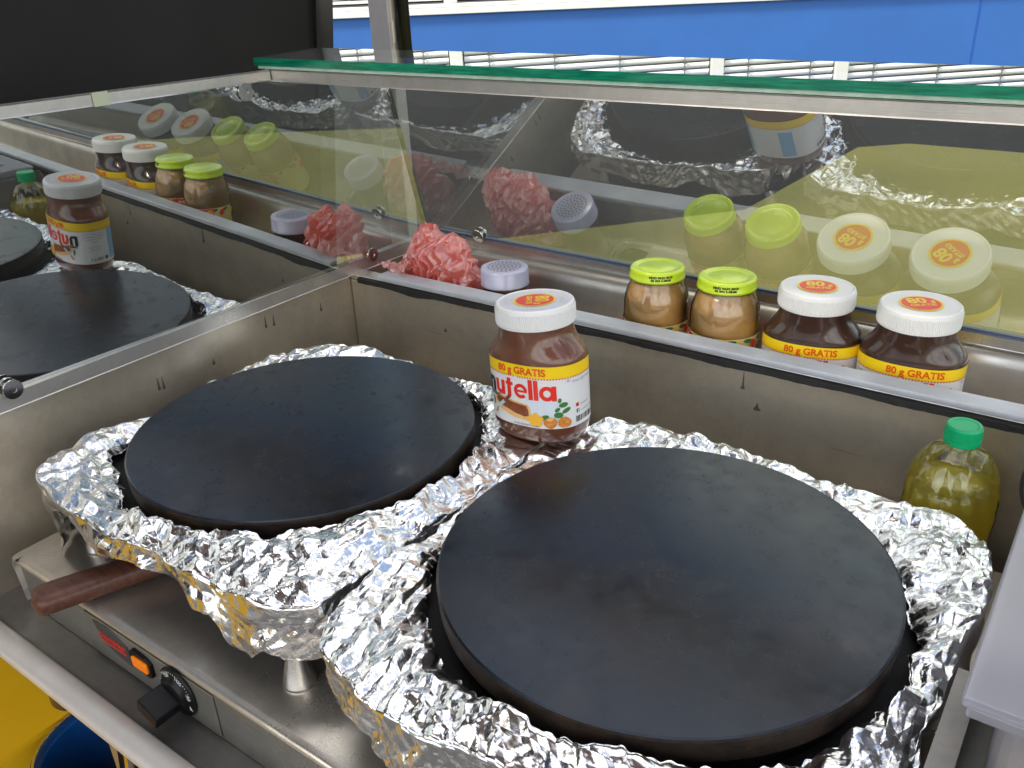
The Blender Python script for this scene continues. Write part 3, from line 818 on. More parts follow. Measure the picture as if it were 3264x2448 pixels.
def logo(S, lab):
    # geometric bold letters drawn from strokes; x-height 0.0165, ascender 0.0245
    W, XH, AH, Z0 = 0.0053, 0.0178, 0.0242, 0.0572
    def rect(x0, x1, y0, y1): return [(x0, y0), (x1, y0), (x1, y1), (x0, y1)]
    def arc(cx, cy, ro, ri, a0, a1, n=22, sy=1.0):
        o = [(cx + ro * cos(a0 + (a1 - a0) * k / n), cy + ro * sy * sin(a0 + (a1 - a0) * k / n)) for k in range(n + 1)]
        i = [(cx + ri * cos(a0 + (a1 - a0) * k / n), cy + ri * sy * sin(a0 + (a1 - a0) * k / n)) for k in range(n + 1)]
        return ('strip', o, i)
    x = S - 0.0560; R = 0.0070
    def emit(parts, mm, dx):
        for q, pz in enumerate(parts):
            bm = bmesh.new()
            if pz[0] == 'strip':
                o = [bm.verts.new((a + dx, b, 0)) for a, b in pz[1]]; i = [bm.verts.new((a + dx, b, 0)) for a, b in pz[2]]
                for k in range(len(o) - 1): bm.faces.new((o[k], o[k + 1], i[k + 1], i[k]))
            else:
                bm.faces.new([bm.verts.new((a + dx, b, 0)) for a, b in pz])
            wrap(bm, 0, Z0, 0.00085 + 0.00006 * q); bm_obj('lettering', bm, mm, lab)
    def n_(): return [rect(0, W, 0, XH), arc(R + 0.0004, XH - R, R, R - W + 0.0006, 0, pi), rect(2 * R - W + .0006, 2 * R + .0004, 0, XH - R + .0002)]
    def u_(): return [rect(2 * R - W + .0004, 2 * R + .0004, 0, XH), arc(R, R, R, R - W + 0.0006, pi, 2 * pi), rect(0, W - .0006, R - .0002, XH)]
    def t_(): return [rect(0.002, 0.002 + W, 0, 0.0225), rect(0, 0.0102, XH - 0.0036, XH)]
    def e_():
        rr = XH / 2; return [arc(rr, rr, rr, rr - W + .0012, 0.12, 2 * pi - 0.75, 34), rect(0.002, 2 * rr - 0.0006, rr - 0.0013, rr + 0.0013)]
    def l_(): return [rect(0, W, 0, AH)]
    def a_():
        rr = XH / 2; return [arc(rr, rr, rr, rr - W + .0006, 0, 2 * pi, 40), rect(2 * rr - W + .0016, 2 * rr + .0016, 0, XH)]
    for fn, adv, mm in ((n_, 0.0168, M['label_black']), (u_, 0.0164, M['label_red']), (t_, 0.0116, M['label_red']), (e_, 0.0190, M['label_red']),
                        (l_, 0.0066, M['label_red']), (l_, 0.0066, M['label_red']), (a_, 0.018, M['label_red'])):
        emit(fn(), mm, x); x += adv

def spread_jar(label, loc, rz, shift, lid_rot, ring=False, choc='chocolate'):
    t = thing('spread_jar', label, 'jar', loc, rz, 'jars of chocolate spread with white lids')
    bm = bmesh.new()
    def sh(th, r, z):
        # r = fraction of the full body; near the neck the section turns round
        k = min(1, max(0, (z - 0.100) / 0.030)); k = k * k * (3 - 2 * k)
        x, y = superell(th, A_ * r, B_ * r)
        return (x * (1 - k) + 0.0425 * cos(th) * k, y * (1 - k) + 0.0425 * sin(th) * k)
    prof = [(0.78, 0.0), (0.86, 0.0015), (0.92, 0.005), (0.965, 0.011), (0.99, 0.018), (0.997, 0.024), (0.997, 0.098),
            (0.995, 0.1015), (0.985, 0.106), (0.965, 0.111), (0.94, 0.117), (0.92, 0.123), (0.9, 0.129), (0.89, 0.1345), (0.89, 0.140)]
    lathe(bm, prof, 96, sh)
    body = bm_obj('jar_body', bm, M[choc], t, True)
    # lid
    bm = bmesh.new()
    def ribs(th, r, z):
        k = 1.0 + (0.006 * (1 if int(round(th / (2 * pi) * 240)) % 2 else -1) if 0.139 < z < 0.1545 else 0)
        return r * k * cos(th), r * k * sin(th)
    lathe(bm, [(0.0448, 0.1365), (0.0453, 0.1372), (0.0453, 0.1385), (0.0455, 0.1395), (0.0455, 0.1540), (0.0452, 0.1556), (0.0442, 0.1588), (0.0428, 0.1600), (0.0415, 0.1598), (0.0405, 0.1591), (0.02, 0.1590)], 240, ribs)
    lid = bm_obj('lid', bm, M['white_plastic'], t, False)
    if ring:
        bm = bmesh.new(); circ2(bm, 0.0395, 64)
        for v in bm.verts: v.co.z = 0.15925
        bm_obj('lid_print', bm, M['lid_grey'], lid)
        bmr = bmesh.new()
        for k in range(4):
            b2 = text_mesh('nutella', 0.0098, 0.0002)
            slice_x(b2, 0.002)
            vm = {}
            for v in b2.verts:
                a = -v.co.x / 0.029 + k * pi / 2 + 0.5; r = 0.0290 + v.co.y * 0.9
                vm[v] = bmr.verts.new((r * cos(a), r * sin(a), 0.1596))
            for f in b2.faces:
                try: bmr.faces.new([vm[v] for v in f.verts])
                except ValueError: pass
            b2.free()
        bm_obj('lid_lettering', bmr, M['white_plastic'], lid)
    z = 0.1598
    for r, mm, dz in ((0.0242, M['label_yellow'], 0), (0.0214, M['label_red'], 0.0002)):
        bm = bmesh.new(); circ2(bm, r)
        for v in bm.verts: v.co.z = z + dz
        bm_obj('lid_sticker', bm, mm, lid)
    for body_t, size, x0, y0, bold in (('80', 0.0220, -0.0025, 0.0008, 0.0007), ('g', 0.0105, 0.0145, 0.0015, 0.0004), ('GRATIS', 0.0088, 0, -0.0092, 0.0003)):
        bm = text_mesh(body_t, size, bold)
        R_ = Matrix.Rotation(lid_rot, 3, 'Z')
        for v in bm.verts:
            p = R_ @ Vector((v.co.x + x0, v.co.y + y0, 0)); v.co = (p.x, p.y, z + 0.0004)
        bm_obj('lid_lettering', bm, M['label_yellow'], lid)
    # label
    lab = bm_obj('label', patch(0, PER, 0.023, 0.0975, 0.00025), M['label_white'], t)
    S = shift
    bm_obj('yellow_band', patch(0, PER, 0.0835, 0.0977, 0.00045), M['label_yellow'], lab)
    bm = bmesh.new(); s = 0
    b3 = bmesh.new()
    while s < PER - 0.003:
        q = [b3.verts.new(on_label(s + a, zz, 0.0007)) for a, zz in ((0, 0.0822), (0.0017, 0.0822), (0.0017, 0.0840), (0, 0.0840))]
        b3.faces.new(q); s += 0.0033
    bm.free(); bm_obj('dotted_line', b3, M['label_orange'], lab)
    def put(body_t, size, s0, z0, mm, bold=0.0, xs=1.0, off=0.0009):
        bm = text_mesh(body_t, size, bold, xscale=xs); wrap(bm, s0, z0, off)
        return bm_obj('lettering', bm, mm, lab)
    put('80 g GRATIS', 0.0118, S - 0.002, 0.0868, M['label_orange'], 0.00035, 1.0)
    logo(S, lab)
    put('FERRERO', 0.0055, S - 0.043, 0.0528, M['label_black'], 0.0002, 1.0)
    put('®', 0.005, S + 0.0545, 0.078, M['label_grey'])
    put('NUSS-NUGAT-CREME', 0.0035, S + 0.002, 0.0245, M['label_grey'], 0.0001)
    # picture: bread, spread, knife, glass, flower, nuts, leaves
    def pic(pts, mm, off, s0=0.0):
        bm = poly2d(pts)
        wrap(bm, S + s0, 0, off); return bm_obj('picture', bm, mm, lab)
    pic([(0.006, 0.034), (0.040, 0.034), (0.0415, 0.0575), (0.0045, 0.0575)], M['milk'], 0.0006)
    pic([(-0.044, 0.052), (-0.040, 0.0555), (-0.030, 0.0555), (-0.012, 0.0525), (0.006, 0.0505), (0.009, 0.045), (0.010, 0.034), (0.006, 0.0295), (-0.004, 0.0315), (-0.012, 0.0315), (-0.022, 0.0345), (-0.034, 0.038), (-0.043, 0.044)], M['bread'], 0.0008)
    pic([(-0.041, 0.051), (-0.037, 0.0535), (-0.028, 0.0535), (-0.014, 0.0508), (0.004, 0.049), (0.0065, 0.044), (0.0065, 0.037), (0.001, 0.0355), (-0.010, 0.0375), (-0.022, 0.041), (-0.033, 0.0435), (-0.040, 0.047)], M['spread'], 0.0010)
    pic([(-0.024, 0.0545), (-0.020, 0.059), (-0.0165, 0.0590), (-0.0165, 0.056), (-0.026, 0.048), (-0.028, 0.050)], M['spread'], 0.0013)
    pic([(-0.028, 0.051), (-0.024, 0.049), (-0.036, 0.039), (-0.041, 0.0385), (-0.037, 0.0435)], M['knife_blue'], 0.0013)
    pic([(-0.041, 0.0385), (-0.0375, 0.0385), (-0.0415, 0.031), (-0.0455, 0.0305)], M['nut'], 0.0013)
    pic(blob(0.0405, 0.0465, 0.0035, 0.0022, 0.7), M['leaf'], 0.0009); pic(blob(0.0475, 0.052, 0.0052, 0.0030, 0.2), M['leaf'], 0.0009)
    pic(blob(0.0435, 0.0575, 0.0030, 0.0020, 1.4), M['leaf'], 0.0009); pic(blob(0.0505, 0.045, 0.0055, 0.0026, 0.5), M['leaf'], 0.0009)
    pic(blob(0.0415, 0.040, 0.0052, 0.0036, 0.0), M['leaf'], 0.0009); pic(blob(0.026, 0.037, 0.005, 0.0030, 0.4), M['leaf'], 0.0009)
    pic(blob(-0.047, 0.045, 0.002, 0.006, 0.1), M['leaf'], 0.0009)
    pic(blob(0.0150, 0.0335, 0.0085, 0.0080, 0.2, 30, 0.16, 5, 1), M['flower'], 0.0015)
    pic(blob(0.0320, 0.0310, 0.0078, 0.0068, 0.2, 24, 0.04, 3), M['nut'], 0.0016)
    pic(blob(0.0478, 0.0310, 0.0076, 0.0066, -0.2, 24, 0.05, 3, 2), M['nut'], 0.0016)
    pic(blob(0.0320, 0.0355, 0.0040, 0.0022, 0.3), M['bread'], 0.0018)
    # side text, web lines, bar code
    put('Erlebe täglich Neues!', 0.0042, S + 0.076, 0.0765, M['label_grey'], 0.0, 0.92)
    bm = poly2d([(-0.002, 0), (0.0022, 0), (0.0022, 0.0045), (-0.002, 0.0045)]); wrap(bm, S + 0.065, 0.046, 0.0006); bm_obj('logo', bm, M['label_red'], lab)
    put('n', 0.004, S + 0.0652, 0.0468, M['label_black'], 0.0002)
    put('nutella.de', 0.0038, S + 0.0765, 0.0467, M['label_grey'])
    bm = poly2d([(-0.002, 0), (0.0025, 0), (0.0025, 0.0045), (-0.002, 0.0045)]); wrap(bm, S + 0.0655, 0.0385, 0.0006)
    bm_obj('logo', bm, mat('social_blue', (0.05, 0.09, 0.35), 0.4) if 'social_blue' not in bpy.data.materials else bpy.data.materials['social_blue'], lab)
    put('f', 0.0050, S + 0.0662, 0.0390, M['white_print'], 0.0003)
    put('nutellaDeutschland', 0.0034, S + 0.083, 0.0392, M['label_grey'])
    b3 = bmesh.new(); rr = random.Random(5); s = S + 0.0625
    while s < S + 0.093:
        w = rr.choice((0.0005, 0.0009, 0.0014))
        b3.faces.new([b3.verts.new(on_label(s + a, zz, 0.0007)) for a, zz in ((0, 0.0275), (w, 0.0275), (w, 0.0345), (0, 0.0345))]); s += w + rr.choice((0.0005, 0.0008, 0.0014))
    bm_obj('bar_code', b3, M['label_black'], lab)
    # back of label: small print, weight, blue field
    for k in range(9):
        put(('Zutaten: Zucker, Palmöl', 'Haselnüsse, Magermilch', 'Kakao, Emulgator', 'Vanillin', '', 'Trocken lagern', 'nicht kühlen', '', '')[k] or ' ', 0.0038, S - 0.082, 0.0765 - k * 0.0048, M['label_grey'])
    put('880 g e', 0.0070, S - 0.083, 0.0290, M['label_black'])
    bm = poly2d(blob(0, 0, 0.0035, 0.0035)); wrap(bm, S - 0.100, 0.0315, 0.0008); bm_obj('green_dot', bm, M['leaf'], lab)
    bm_obj('blue_field', patch(S - 0.128, S - 0.108, 0.027, 0.0815, 0.00055), M['label_blue'], lab)
    bm_obj('blue_field', patch(S + 0.128, S + 0.150, 0.027, 0.076, 0.00055), M['label_blue'], lab)
    return t
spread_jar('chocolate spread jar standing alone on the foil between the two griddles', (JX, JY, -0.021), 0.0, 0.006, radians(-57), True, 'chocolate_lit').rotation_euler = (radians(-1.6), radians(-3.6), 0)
j2 = spread_jar('chocolate spread jar in the trough right beside the apple sauce', (0.5515, 0.2455, -0.050), radians(8), 0.008, radians(14))
j3 = spread_jar('chocolate spread jar at the right end of the row in the trough', (0.6700, 0.2455, -0.050), radians(2), 0.014, radians(33))

# ================================================================== apple sauce jars
def sauce_jar(label, loc, rz):
    t = thing('sauce_jar', label, 'jar', loc, rz, 'apple sauce jars with green lids')
    H = 0.155
    bm = bmesh.new()
    prof = [(0.030, 0), (0.036, 0.003), (0.0385, 0.010), (0.0385, 0.060), (0.0400, 0.066), (0.0412, 0.078), (0.0412, 0.106), (0.0400, 0.116), (0.0365, 0.127), (0.0328, 0.135), (0.0322, 0.139), (0.0322, 0.148)]
    lathe(bm, prof, 64); g = bm_obj('jar_glass', bm, M['jar_glass'], t, True)
    bm = bmesh.new()
    prof2 = [(0.028, 0.002), (0.036, 0.006), (0.0372, 0.011), (0.0372, 0.060), (0.0388, 0.067), (0.0399, 0.079), (0.0399, 0.105), (0.0385, 0.115), (0.0348, 0.126), (0.0312, 0.1335), (0.029, 0.135)]
    lathe(bm, prof2, 64); bm_obj('contents', bm, M['sauce'], t, True)
    bm = bmesh.new()
    lathe(bm, [(0.0345, 0.1395), (0.0352, 0.1400), (0.0352, 0.1425), (0.0343, 0.1435), (0.0343, 0.1500), (0.0340, 0.1525), (0.0325, 0.1545), (0.0300, 0.1545), (0.0288, 0.1532), (0.0200, 0.1530), (0.0190, 0.1537), (0.005, 0.1537)], 64)
    lid = bm_obj('lid', bm, M['green_lid'], t, True)
    for k, tx in enumerate(('MHD 04.01.2018', '05 094 5.08:08')):
        bm = text_mesh(tx, 0.0042, 0.0002); slice_x(bm, 0.003)
        for v in bm.verts:
            a = -pi / 2 + v.co.x / 0.0345 + 0.35; zz = 0.1475 - k * 0.004 + v.co.y
            v.co = (0.0346 * cos(a), 0.0346 * sin(a), zz)
        bm_obj('lettering', bm, M['label_black'], lid)
    bm = bmesh.new()
    lathe(bm, [(0.0389, 0.012), (0.0389, 0.059), (0.0400, 0.0635), (0.0412, 0.069), (0.0416, 0.0745), (0.0418, 0.083)], 64, cap=False)
    lab = bm_obj('label', bm, mat('fruit_label', (0.82, 0.62, 0.12), 0.35, noise=0.5, nscale=45, col2=(0.80, 0.78, 0.60)) if 'fruit_label' not in bpy.data.materials else bpy.data.materials['fruit_label'], t, True)
    def R(z): return 0.0419 if z > 0.068 else 0.0412
    def pp2(a0, z0, rx, ry, rot, mm, off=0.0):
        bm = poly2d(blob(0, 0, rx, ry, rot, 18)); slice_x(bm, 0.003)
        for v in bm.verts:
            a = a0 + v.co.x / 0.041; zz = min(z0 + v.co.y, 0.0828); rr = (0.0420 if zz > .066 else 0.0410 - max(0, .066 - zz) * .22) + off
            v.co = (rr * cos(a), rr * sin(a), zz)
        bm_obj('picture', bm, mm, lab)
    rnd = random.Random(3)
    for k in range(12):
        a0 = -pi / 2 + k * 2 * pi / 12
        pp2(a0 + 0.1, 0.0785, 0.0065, 0.0030, rnd.uniform(-.5, .5), M['leaf'], 0.0002)
        pp2(a0 + 0.30, 0.0735, 0.0050, 0.0062, 0.3, (M['label_red'], M['label_yellow'])[k % 2], 0.0004)
    for a1 in (radians(-150), radians(80)):
        bm = poly2d([(-0.016, 0.050), (0.016, 0.050), (0.016, 0.0815), (-0.016, 0.0825)]); slice_x(bm, 0.003)
        for v in bm.verts:
            a = a1 + v.co.x / 0.041; rr = 0.0424; v.co = (rr * cos(a), rr * sin(a), v.co.y)
        bm_obj('red_field', bm, M['label_red'], lab)
        for k, tx in enumerate(('GUT', '& GÜNSTIG')):
            bm = text_mesh(tx, 0.0062, 0.0003); slice_x(bm, 0.003)
            for v in bm.verts:
                a = a1 + v.co.x / 0.041; rr = 0.0427; v.co = (rr * cos(a), rr * sin(a), 0.073 - k * 0.007 + v.co.y)
            bm_obj('lettering', bm, M['white_print'], lab)
    return t
sauce_jar('apple sauce jar with lime green lid, left one of the pair in the trough', (0.3385, 0.238, -0.050), 0.25).scale = (1.07, 1.07, 1.0)
sauce_jar('apple sauce jar with printed date on its lime lid, touching the chocolate spread jars', (0.4375, 0.240, -0.048), 0.0).scale = (1.09, 1.09, 1.0)

# ================================================================== cinnamon shaker, clear lid
t = thing('sugar_shaker', 'lilac perforated shaker lid on a cinnamon jar beside the pink bag', 'shaker', (0.080, 0.238, -0.050))
bm = bmesh.new(); lathe(bm, [(0.030, 0), (0.033, 0.003), (0.033, 0.090), (0.030, 0.094)], 48); bm_obj('contents', bm, M['cinnamon'], t, True)
bm = bmesh.new(); lathe(bm, [(0.031, 0), (0.0345, 0.003), (0.0345, 0.086), (0.0345, 0.094)], 48); bm_obj('jar_wall', bm, M['clear'], t, True)
bm = bmesh.new(); lathe(bm, [(0.0365, 0.0845), (0.0375, 0.0850), (0.0375, 0.0868), (0.0368, 0.0875), (0.0368, 0.1085), (0.0358, 0.1110), (0.0340, 0.1115), (0.01, 0.1115)], 64)
lid = bm_obj('lid', bm, M['lilac'], t, True)
bm = bmesh.new(); lathe(bm, [(0.0352, 0.089), (0.0352, 0.1080), (0.02, 0.1085)], 48, cap=False); bm_obj('inner_lid', bm, mat('lilac_core', (0.55, 0.55, 0.68), 0.4), lid)
bm = bmesh.new()
for r_, k_ in ((0.0, 1), (0.0062, 6), (0.0124, 12), (0.0186, 18), (0.0248, 24)):
    for i in range(k_):
        a = 2 * pi * i / k_ + r_ * 30
        rr = bmesh.ops.create_circle(bm, cap_ends=True, segments=10, radius=0.0018)
        for v in rr['verts']: v.co = v.co + Vector((r_ * cos(a), r_ * sin(a), 0.1119))
bm_obj('hole', bm, M['lilac_dot'], lid)

t = thing('clear_lid', 'clear round plastic lid lying flat in the trough beside the cinnamon shaker', 'plastic lid', (0.152, 0.2215, -0.0495))
bm = bmesh.new(); lathe(bm, [(0.031, 0), (0.0335, 0.0008), (0.0335, 0.006), (0.0315, 0.0072), (0.0300, 0.0060), (0.01, 0.0058)], 48)
o_ = bm_obj('lid_disc', bm, M['clear'], t, True)

# ================================================================== crumpled pink bag
def bag():
    ox = np.array([-.120, -.114, -.106, -.095, -.080, -.072, -.062, -.052, -.044, -.034, -.020, -.003, .006, .013, .022, .029, .034])
    oz = np.array([.000, .034, .058, .080, .104, .110, .104, .090, .086, .096, .100, .092, .080, .066, .048, .026, .000])
    verts = []; faces = []
    def sheet(NU, NV, fn):
        b0 = len(verts)
        U, V = np.meshgrid(np.linspace(0, 1, NU), np.linspace(0, 1, NV), indexing='ij')
        P = fn(U.ravel(), V.ravel()); verts.extend(map(tuple, P))
        for a in range(NU - 1):
            for c in range(NV - 1):
                q = b0 + a * NV + c; faces.append((q, q + NV, q + NV + 1, q + 1))
    for k, (sc, dep, sd, yc) in enumerate(((1.0, 0.036, 71, 0.232), (0.93, 0.020, 81, 0.236), (0.80, 0.028, 91, 0.240))):
        def fn(U, V, sc=sc, dep=dep, sd=sd, yc=yc):
            x = -0.120 + 0.154 * U; top = np.interp(x, ox, oz) * sc
            w = np.sin(pi * np.clip(U, 0, 1)) ** 0.4
            y = yc - dep * w * np.cos(pi * V); z = top * np.sin(pi * V) ** 0.55 - 0.03 * (1 - np.sin(pi * V)) 
            # pleats fanning down from the peaks
            hx = x + (top - z) * 0.25 * np.sin(U * 9 + sd)
            ph = hx * 44 + 0.8 * np.sin(z * 60 + sd)
            pl = np.abs((ph % 1) - .5) * 2 - .5
            ph2 = hx * 84 + 0.8 * np.sin(z * 50 + sd * 2); pl2 = np.abs((ph2 % 1) - .5) * 2 - .5
            P = np.stack([x, y, z], -1); Q = P.copy()
            P[:, 1] += (pl * 0.016 + pl2 * 0.006) * w
            P[:, 0] += pl2 * 0.002
            P[:, 2] += pl * 0.004 * np.sin(pi * V) ** 2
            P[:, 0] += Crumple(sd, 9, 12, 60, 0.09)(Q); P[:, 1] += Crumple(sd + 1, 9, 12, 60, 0.10)(Q); P[:, 2] += Crumple(sd + 2, 9, 12, 60, 0.09)(Q)
            P[:, 1] = np.maximum(P[:, 1], 0.1905)
            P[:, 2] = np.maximum(P[:, 2], -0.0495)
            return P
        sheet(190, 200, fn)
    def tail(U, V):
        x = -0.142 + 0.075 * U; y = 0.172 + 0.035 * V + 0.004 * np.sin(U * 11); z = 0.043 + 0.012 * U * np.sin(pi * V) + 0.006 * np.sin(U * 7 + V * 3) * U
        y = y + (1 - U) * (0.5 - V) * 0.02
        P = np.stack([x, y, z], -1); Q = P.copy()
        P[:, 2] += np.abs(Crumple(5, 10, 20, 120, 0.15)(Q)) * 1.2; P[:, 1] += Crumple(6, 10, 20, 120, 0.12)(Q)
        return P
    sheet(80, 50, tail)
    me = bpy.data.meshes.new('plastic_bag'); me.from_pydata(verts, [], faces); me.update()
    o = link_mesh('plastic_bag', me, M['pink'])
    return tag(o, 'crumpled thin pink plastic bag in the left corner of the trough', 'plastic bag')
bag()

# ================================================================== oil bottle
t = thing('oil_bottle', 'clear ribbed bottle of yellow cooking oil with green cap at the back wall', 'bottle', (0.757, 0.082, -0.199))
def rib(th, r, z):
    k = 1.0
    if 0.165 < z < 0.222:
        w = sin((z - 0.165) / 0.057 * pi)
        k = 1 + 0.09 * w * (abs(((th * 14 / 2 / pi + (z - .165) * 9) % 1) - .5) * 2 - .5)
    elif 0.02 < z < 0.155:
        k = 1 + 0.02 * sin(z * 130)
    return r * k * cos(th), r * k * sin(th)
zs = [0, 0.004, 0.012] + [0.012 + 0.0045 * i for i in range(1, 34)]
prof = [(0.036, 0), (0.041, 0.004), (0.0435, 0.012)]
for z in zs[3:]:
    prof.append((0.0445, z))
for k in range(1, 17):
    q = k / 16; z = 0.161 + 0.066 * q
    prof.append((0.0150 + (0.0445 - 0.0150) * sqrt(max(0, 1 - q ** 1.9)) , z))
prof += [(0.0142, 0.2285), (0.0142, 0.236)]
bm = bmesh.new(); lathe(bm, prof, 112, rib); bm_obj('bottle_wall', bm, M['clear'], t, True)
bm = bmesh.new()
prof2 = [(r * 0.965, z + (0.002 if i == 0 else 0)) for i, (r, z) in enumerate(prof) if z < 0.189]
prof2.append((0.02, 0.1892))
lathe(bm, prof2, 112, rib)
bm_obj('oil', bm, M['oil'], t, True)
bm = bmesh.new()
def capr(th, r, z):
    k = 1 + (0.015 * (1 if int(round(th / (2 * pi) * 96)) % 2 else -1) if 0.238 < z < 0.247 else 0)
    return r * k * cos(th), r * k * sin(th)
lathe(bm, [(0.0166, 0.2315), (0.0172, 0.2325), (0.0172, 0.2370), (0.0163, 0.2375), (0.0163, 0.2382), (0.0172, 0.2388), (0.0170, 0.2490), (0.0158, 0.2512), (0.0135, 0.2508), (0.012, 0.2500)], 96, capr)
bm_obj('cap', bm, M['oil_cap'], t)

# ================================================================== batter container, divider, cable
t = thing('batter_container', 'frosted plastic batter container with a wide lid at the right edge', 'container', (0.826, -0.288, 0))
bm = bmesh.new(); box(bm, (0.0, 0.0, 0.036), (0.33, 0.42, 0.044), 0.0035, 3); lid = bm_obj('lid', bm, M['frost'], t)
bm = bmesh.new(); box(bm, (0.004, 0.004, 0.026), (0.326, 0.416, 0.036), 0.002); bm_obj('lid_rim', bm, M['frost'], lid)
bm = bmesh.new()
box(bm, (0.045, 0.045, 0.0445), (0.30, 0.38, 0.0475), 0.0014); bmesh.ops.recalc_face_normals(bm, faces=bm.faces)
bm_obj('lid_panel', bm, M['frost'], lid)
bm = bmesh.new(); box(bm, (0.022, 0.018, -0.195), (0.31, 0.40, 0.0255), 0.012, 3); bm_obj('container_wall', bm, M['frost'], t)
bm = bmesh.new(); box(bm, (0.025, 0.021, -0.19), (0.307, 0.397, 0.000), 0.011, 3); bm_obj('batter', bm, M['batter'], t)
bm = bmesh.new()
bar(bm, (0.824, -0.62, -0.012), (0.824, -0.20, -0.012), 0.011, 0.006, (0, 0, 1), 0.0028)
bar(bm, (0.829, -0.62, -0.107), (0.829, -0.20, -0.107), 0.002, 0.18, (0, 0, 1), 0.0)
tag(bm_obj('divider', bm, M['steel_dark']), 'folded steel divider between right crepe maker and batter container', 'divider')
bm = bmesh.new()
pts = []
for k in range(40):
    a = k / 39 * 2 * pi * 1.15 + 1.2
    pts.append((0.845 + 0.032 * cos(a), 0.150 + 0.002 * sin(a * 2), -0.020 + 0.045 * sin(a) - k * 0.0008))
tube(bm, pts, 0.0018, 8)
tag(bm_obj('cable_loop', bm, M['cable'], None, True), 'thin grey cable loop hanging on the back wall at the right edge', 'cable')

# ================================================================== warming cabinet under the crepe makers
t = thing('warming_cabinet', 'low steel warming cabinet with badge, amber lamp and black dial', 'cabinet')
ZB, YB = -0.130, -0.462
bm = bmesh.new()
# top sheet with a rolled front edge
prof = [(0.12, ZB), (-0.40, ZB), (-0.452, ZB), (-0.4585, ZB - 0.0008), (-0.4615, ZB - 0.003), (YB, ZB - 0.007)]
profile_extrude(bm, prof, -0.142, 0.826, 2)
bm_obj('top_sheet', bm, M['steel_top'], t, True)
bm = bmesh.new(); box(bm, (-0.125, YB + 0.0005, -0.196), (0.826, YB + 0.010, ZB - 0.006)); bm_obj('front_panel', bm, steel('cabinet_front_steel', (0.55, 0.53, 0.47), 0.28, (2, 2, 30)), t)
bm = bmesh.new(); box(bm, (0.010, YB - 0.0014, -0.193), (0.236, YB - 0.0002, ZB - 0.009), 0.0004)
bm_obj('front_plate', bm, mat('pale_control_plate', (0.34, 0.33, 0.28), 0.3, 0.6, noise=0.2, nscale=10), t)
bm = bmesh.new()
# curled left end: folded strip
pr = []
for k in range(9):
    a = pi / 2 + k / 8 * pi * 0.55
    pr.append((-0.130 + 0.014 * cos(a), ZB - 0.014 + 0.014 * sin(a)))
pr += [(-0.1405, -0.165), (-0.1375, -0.19)]
cols = []
for (x, z) in pr: cols.append([bm.verts.new((x, YB - 0.001, z)), bm.verts.new((x, 0.10, z)), bm.verts.new((x + 0.003, YB - 0.001, z - 0.002)), bm.verts.new((x + 0.003, 0.10, z - 0.002))])
for a, b in zip(cols, cols[1:]):
    bm.faces.new((a[0], b[0], b[1], a[1])); bm.faces.new((a[2], a[3], b[3], b[2])); bm.faces.new((a[0], a[2], b[2], b[0]))
bm_obj('folded_side', bm, M['steel_top'], t, True)
# badge
bm = bmesh.new()
yb = YB - 0.0016
prism(bm, [(0.031, yb, -0.142), (0.062, yb, -0.1395), (0.092, yb, -0.1500), (0.094, yb, -0.176), (0.066, yb, -0.1735), (0.042, yb, -0.164)], (0, -0.0012, 0))
bg = bm_obj('badge', bm, M['badge'], t)
bm = text_mesh('Neumärker', 0.0125, 0.0002, shear=0.35, xscale=0.86)
for v in bm.verts: v.co = Vector((0.063 + v.co.x, yb - 0.0016, -0.1590 + v.co.y + (-v.co.x) * 0.02))
bm_obj('lettering', bm, M['label_red'], bg)
bm = bmesh.new(); box(bm, (0.040, yb - 0.0018, -0.1640), (0.088, yb - 0.0013, -0.1622)); bm_obj('underline', bm, M['label_red'], bg)
# indicator
bm = bmesh.new(); prism(bm, [(0.102, yb, -0.147), (0.107, yb, -0.143), (0.130, yb, -0.145), (0.1375, yb, -0.150), (0.1375, yb, -0.166), (0.132, yb, -0.169), (0.108, yb, -0.167), (0.102, yb, -0.163)], (0, -0.004, 0))
ind = bm_obj('indicator_lamp', bm, M['knob'], t)
bm = bmesh.new(); box(bm, (0.1065, yb - 0.0060, -0.163), (0.133, yb - 0.0035, -0.150), 0.0024, 3); bm_obj('amber_lens', bm, M['amber'], ind)
# dial
DX, DZ = 0.178, -0.163
dial = thing('dial', '', 'x'); del dial['label']; del dial['category']; dial.parent = t; dial.location = (DX, yb, DZ)
COL.objects.unlink(dial); bpy.data.objects.remove(dial)
bm = bmesh.new(); lathe(bm, [(0.0268, 0), (0.0285, 0.0005), (0.0285, 0.002), (0.0270, 0.0035), (0.017, 0.004), (0.0155, 0.0075), (0.013, 0.009)], 64)
for v in bm.verts: v.co = Vector((DX + v.co.x, yb - v.co.z, DZ + v.co.y))
dial = bm_obj('dial', bm, M['knob'], t, True)
bm = bmesh.new(); box(bm, (-0.0155, -0.036, -0.0075), (0.0155, -0.008, 0.0075), 0.0015)
for v in bm.verts:
    p = Matrix.Rotation(radians(20), 3, 'Y') @ v.co; v.co = Vector((DX - 0.004, yb, DZ - 0.004)) + p
bm_obj('grip', bm, M['knob'], dial)
bm = bmesh.new()
for k in range(22):
    a = radians(165 - k * 7.4)
    r0, r1 = 0.0236, (0.0262 if k % 2 else 0.0258)
    w = 0.00028 if k % 4 else 0.0006
    d = Vector((cos(a), 0, sin(a))); s = Vector((-sin(a), 0, cos(a)))
    o_ = Vector((DX, yb - 0.0042, DZ))
    bm.faces.new([bm.verts.new(o_ + d * r + s * q) for r, q in ((r0, -w), (r1, -w), (r1, w), (r0, w))])
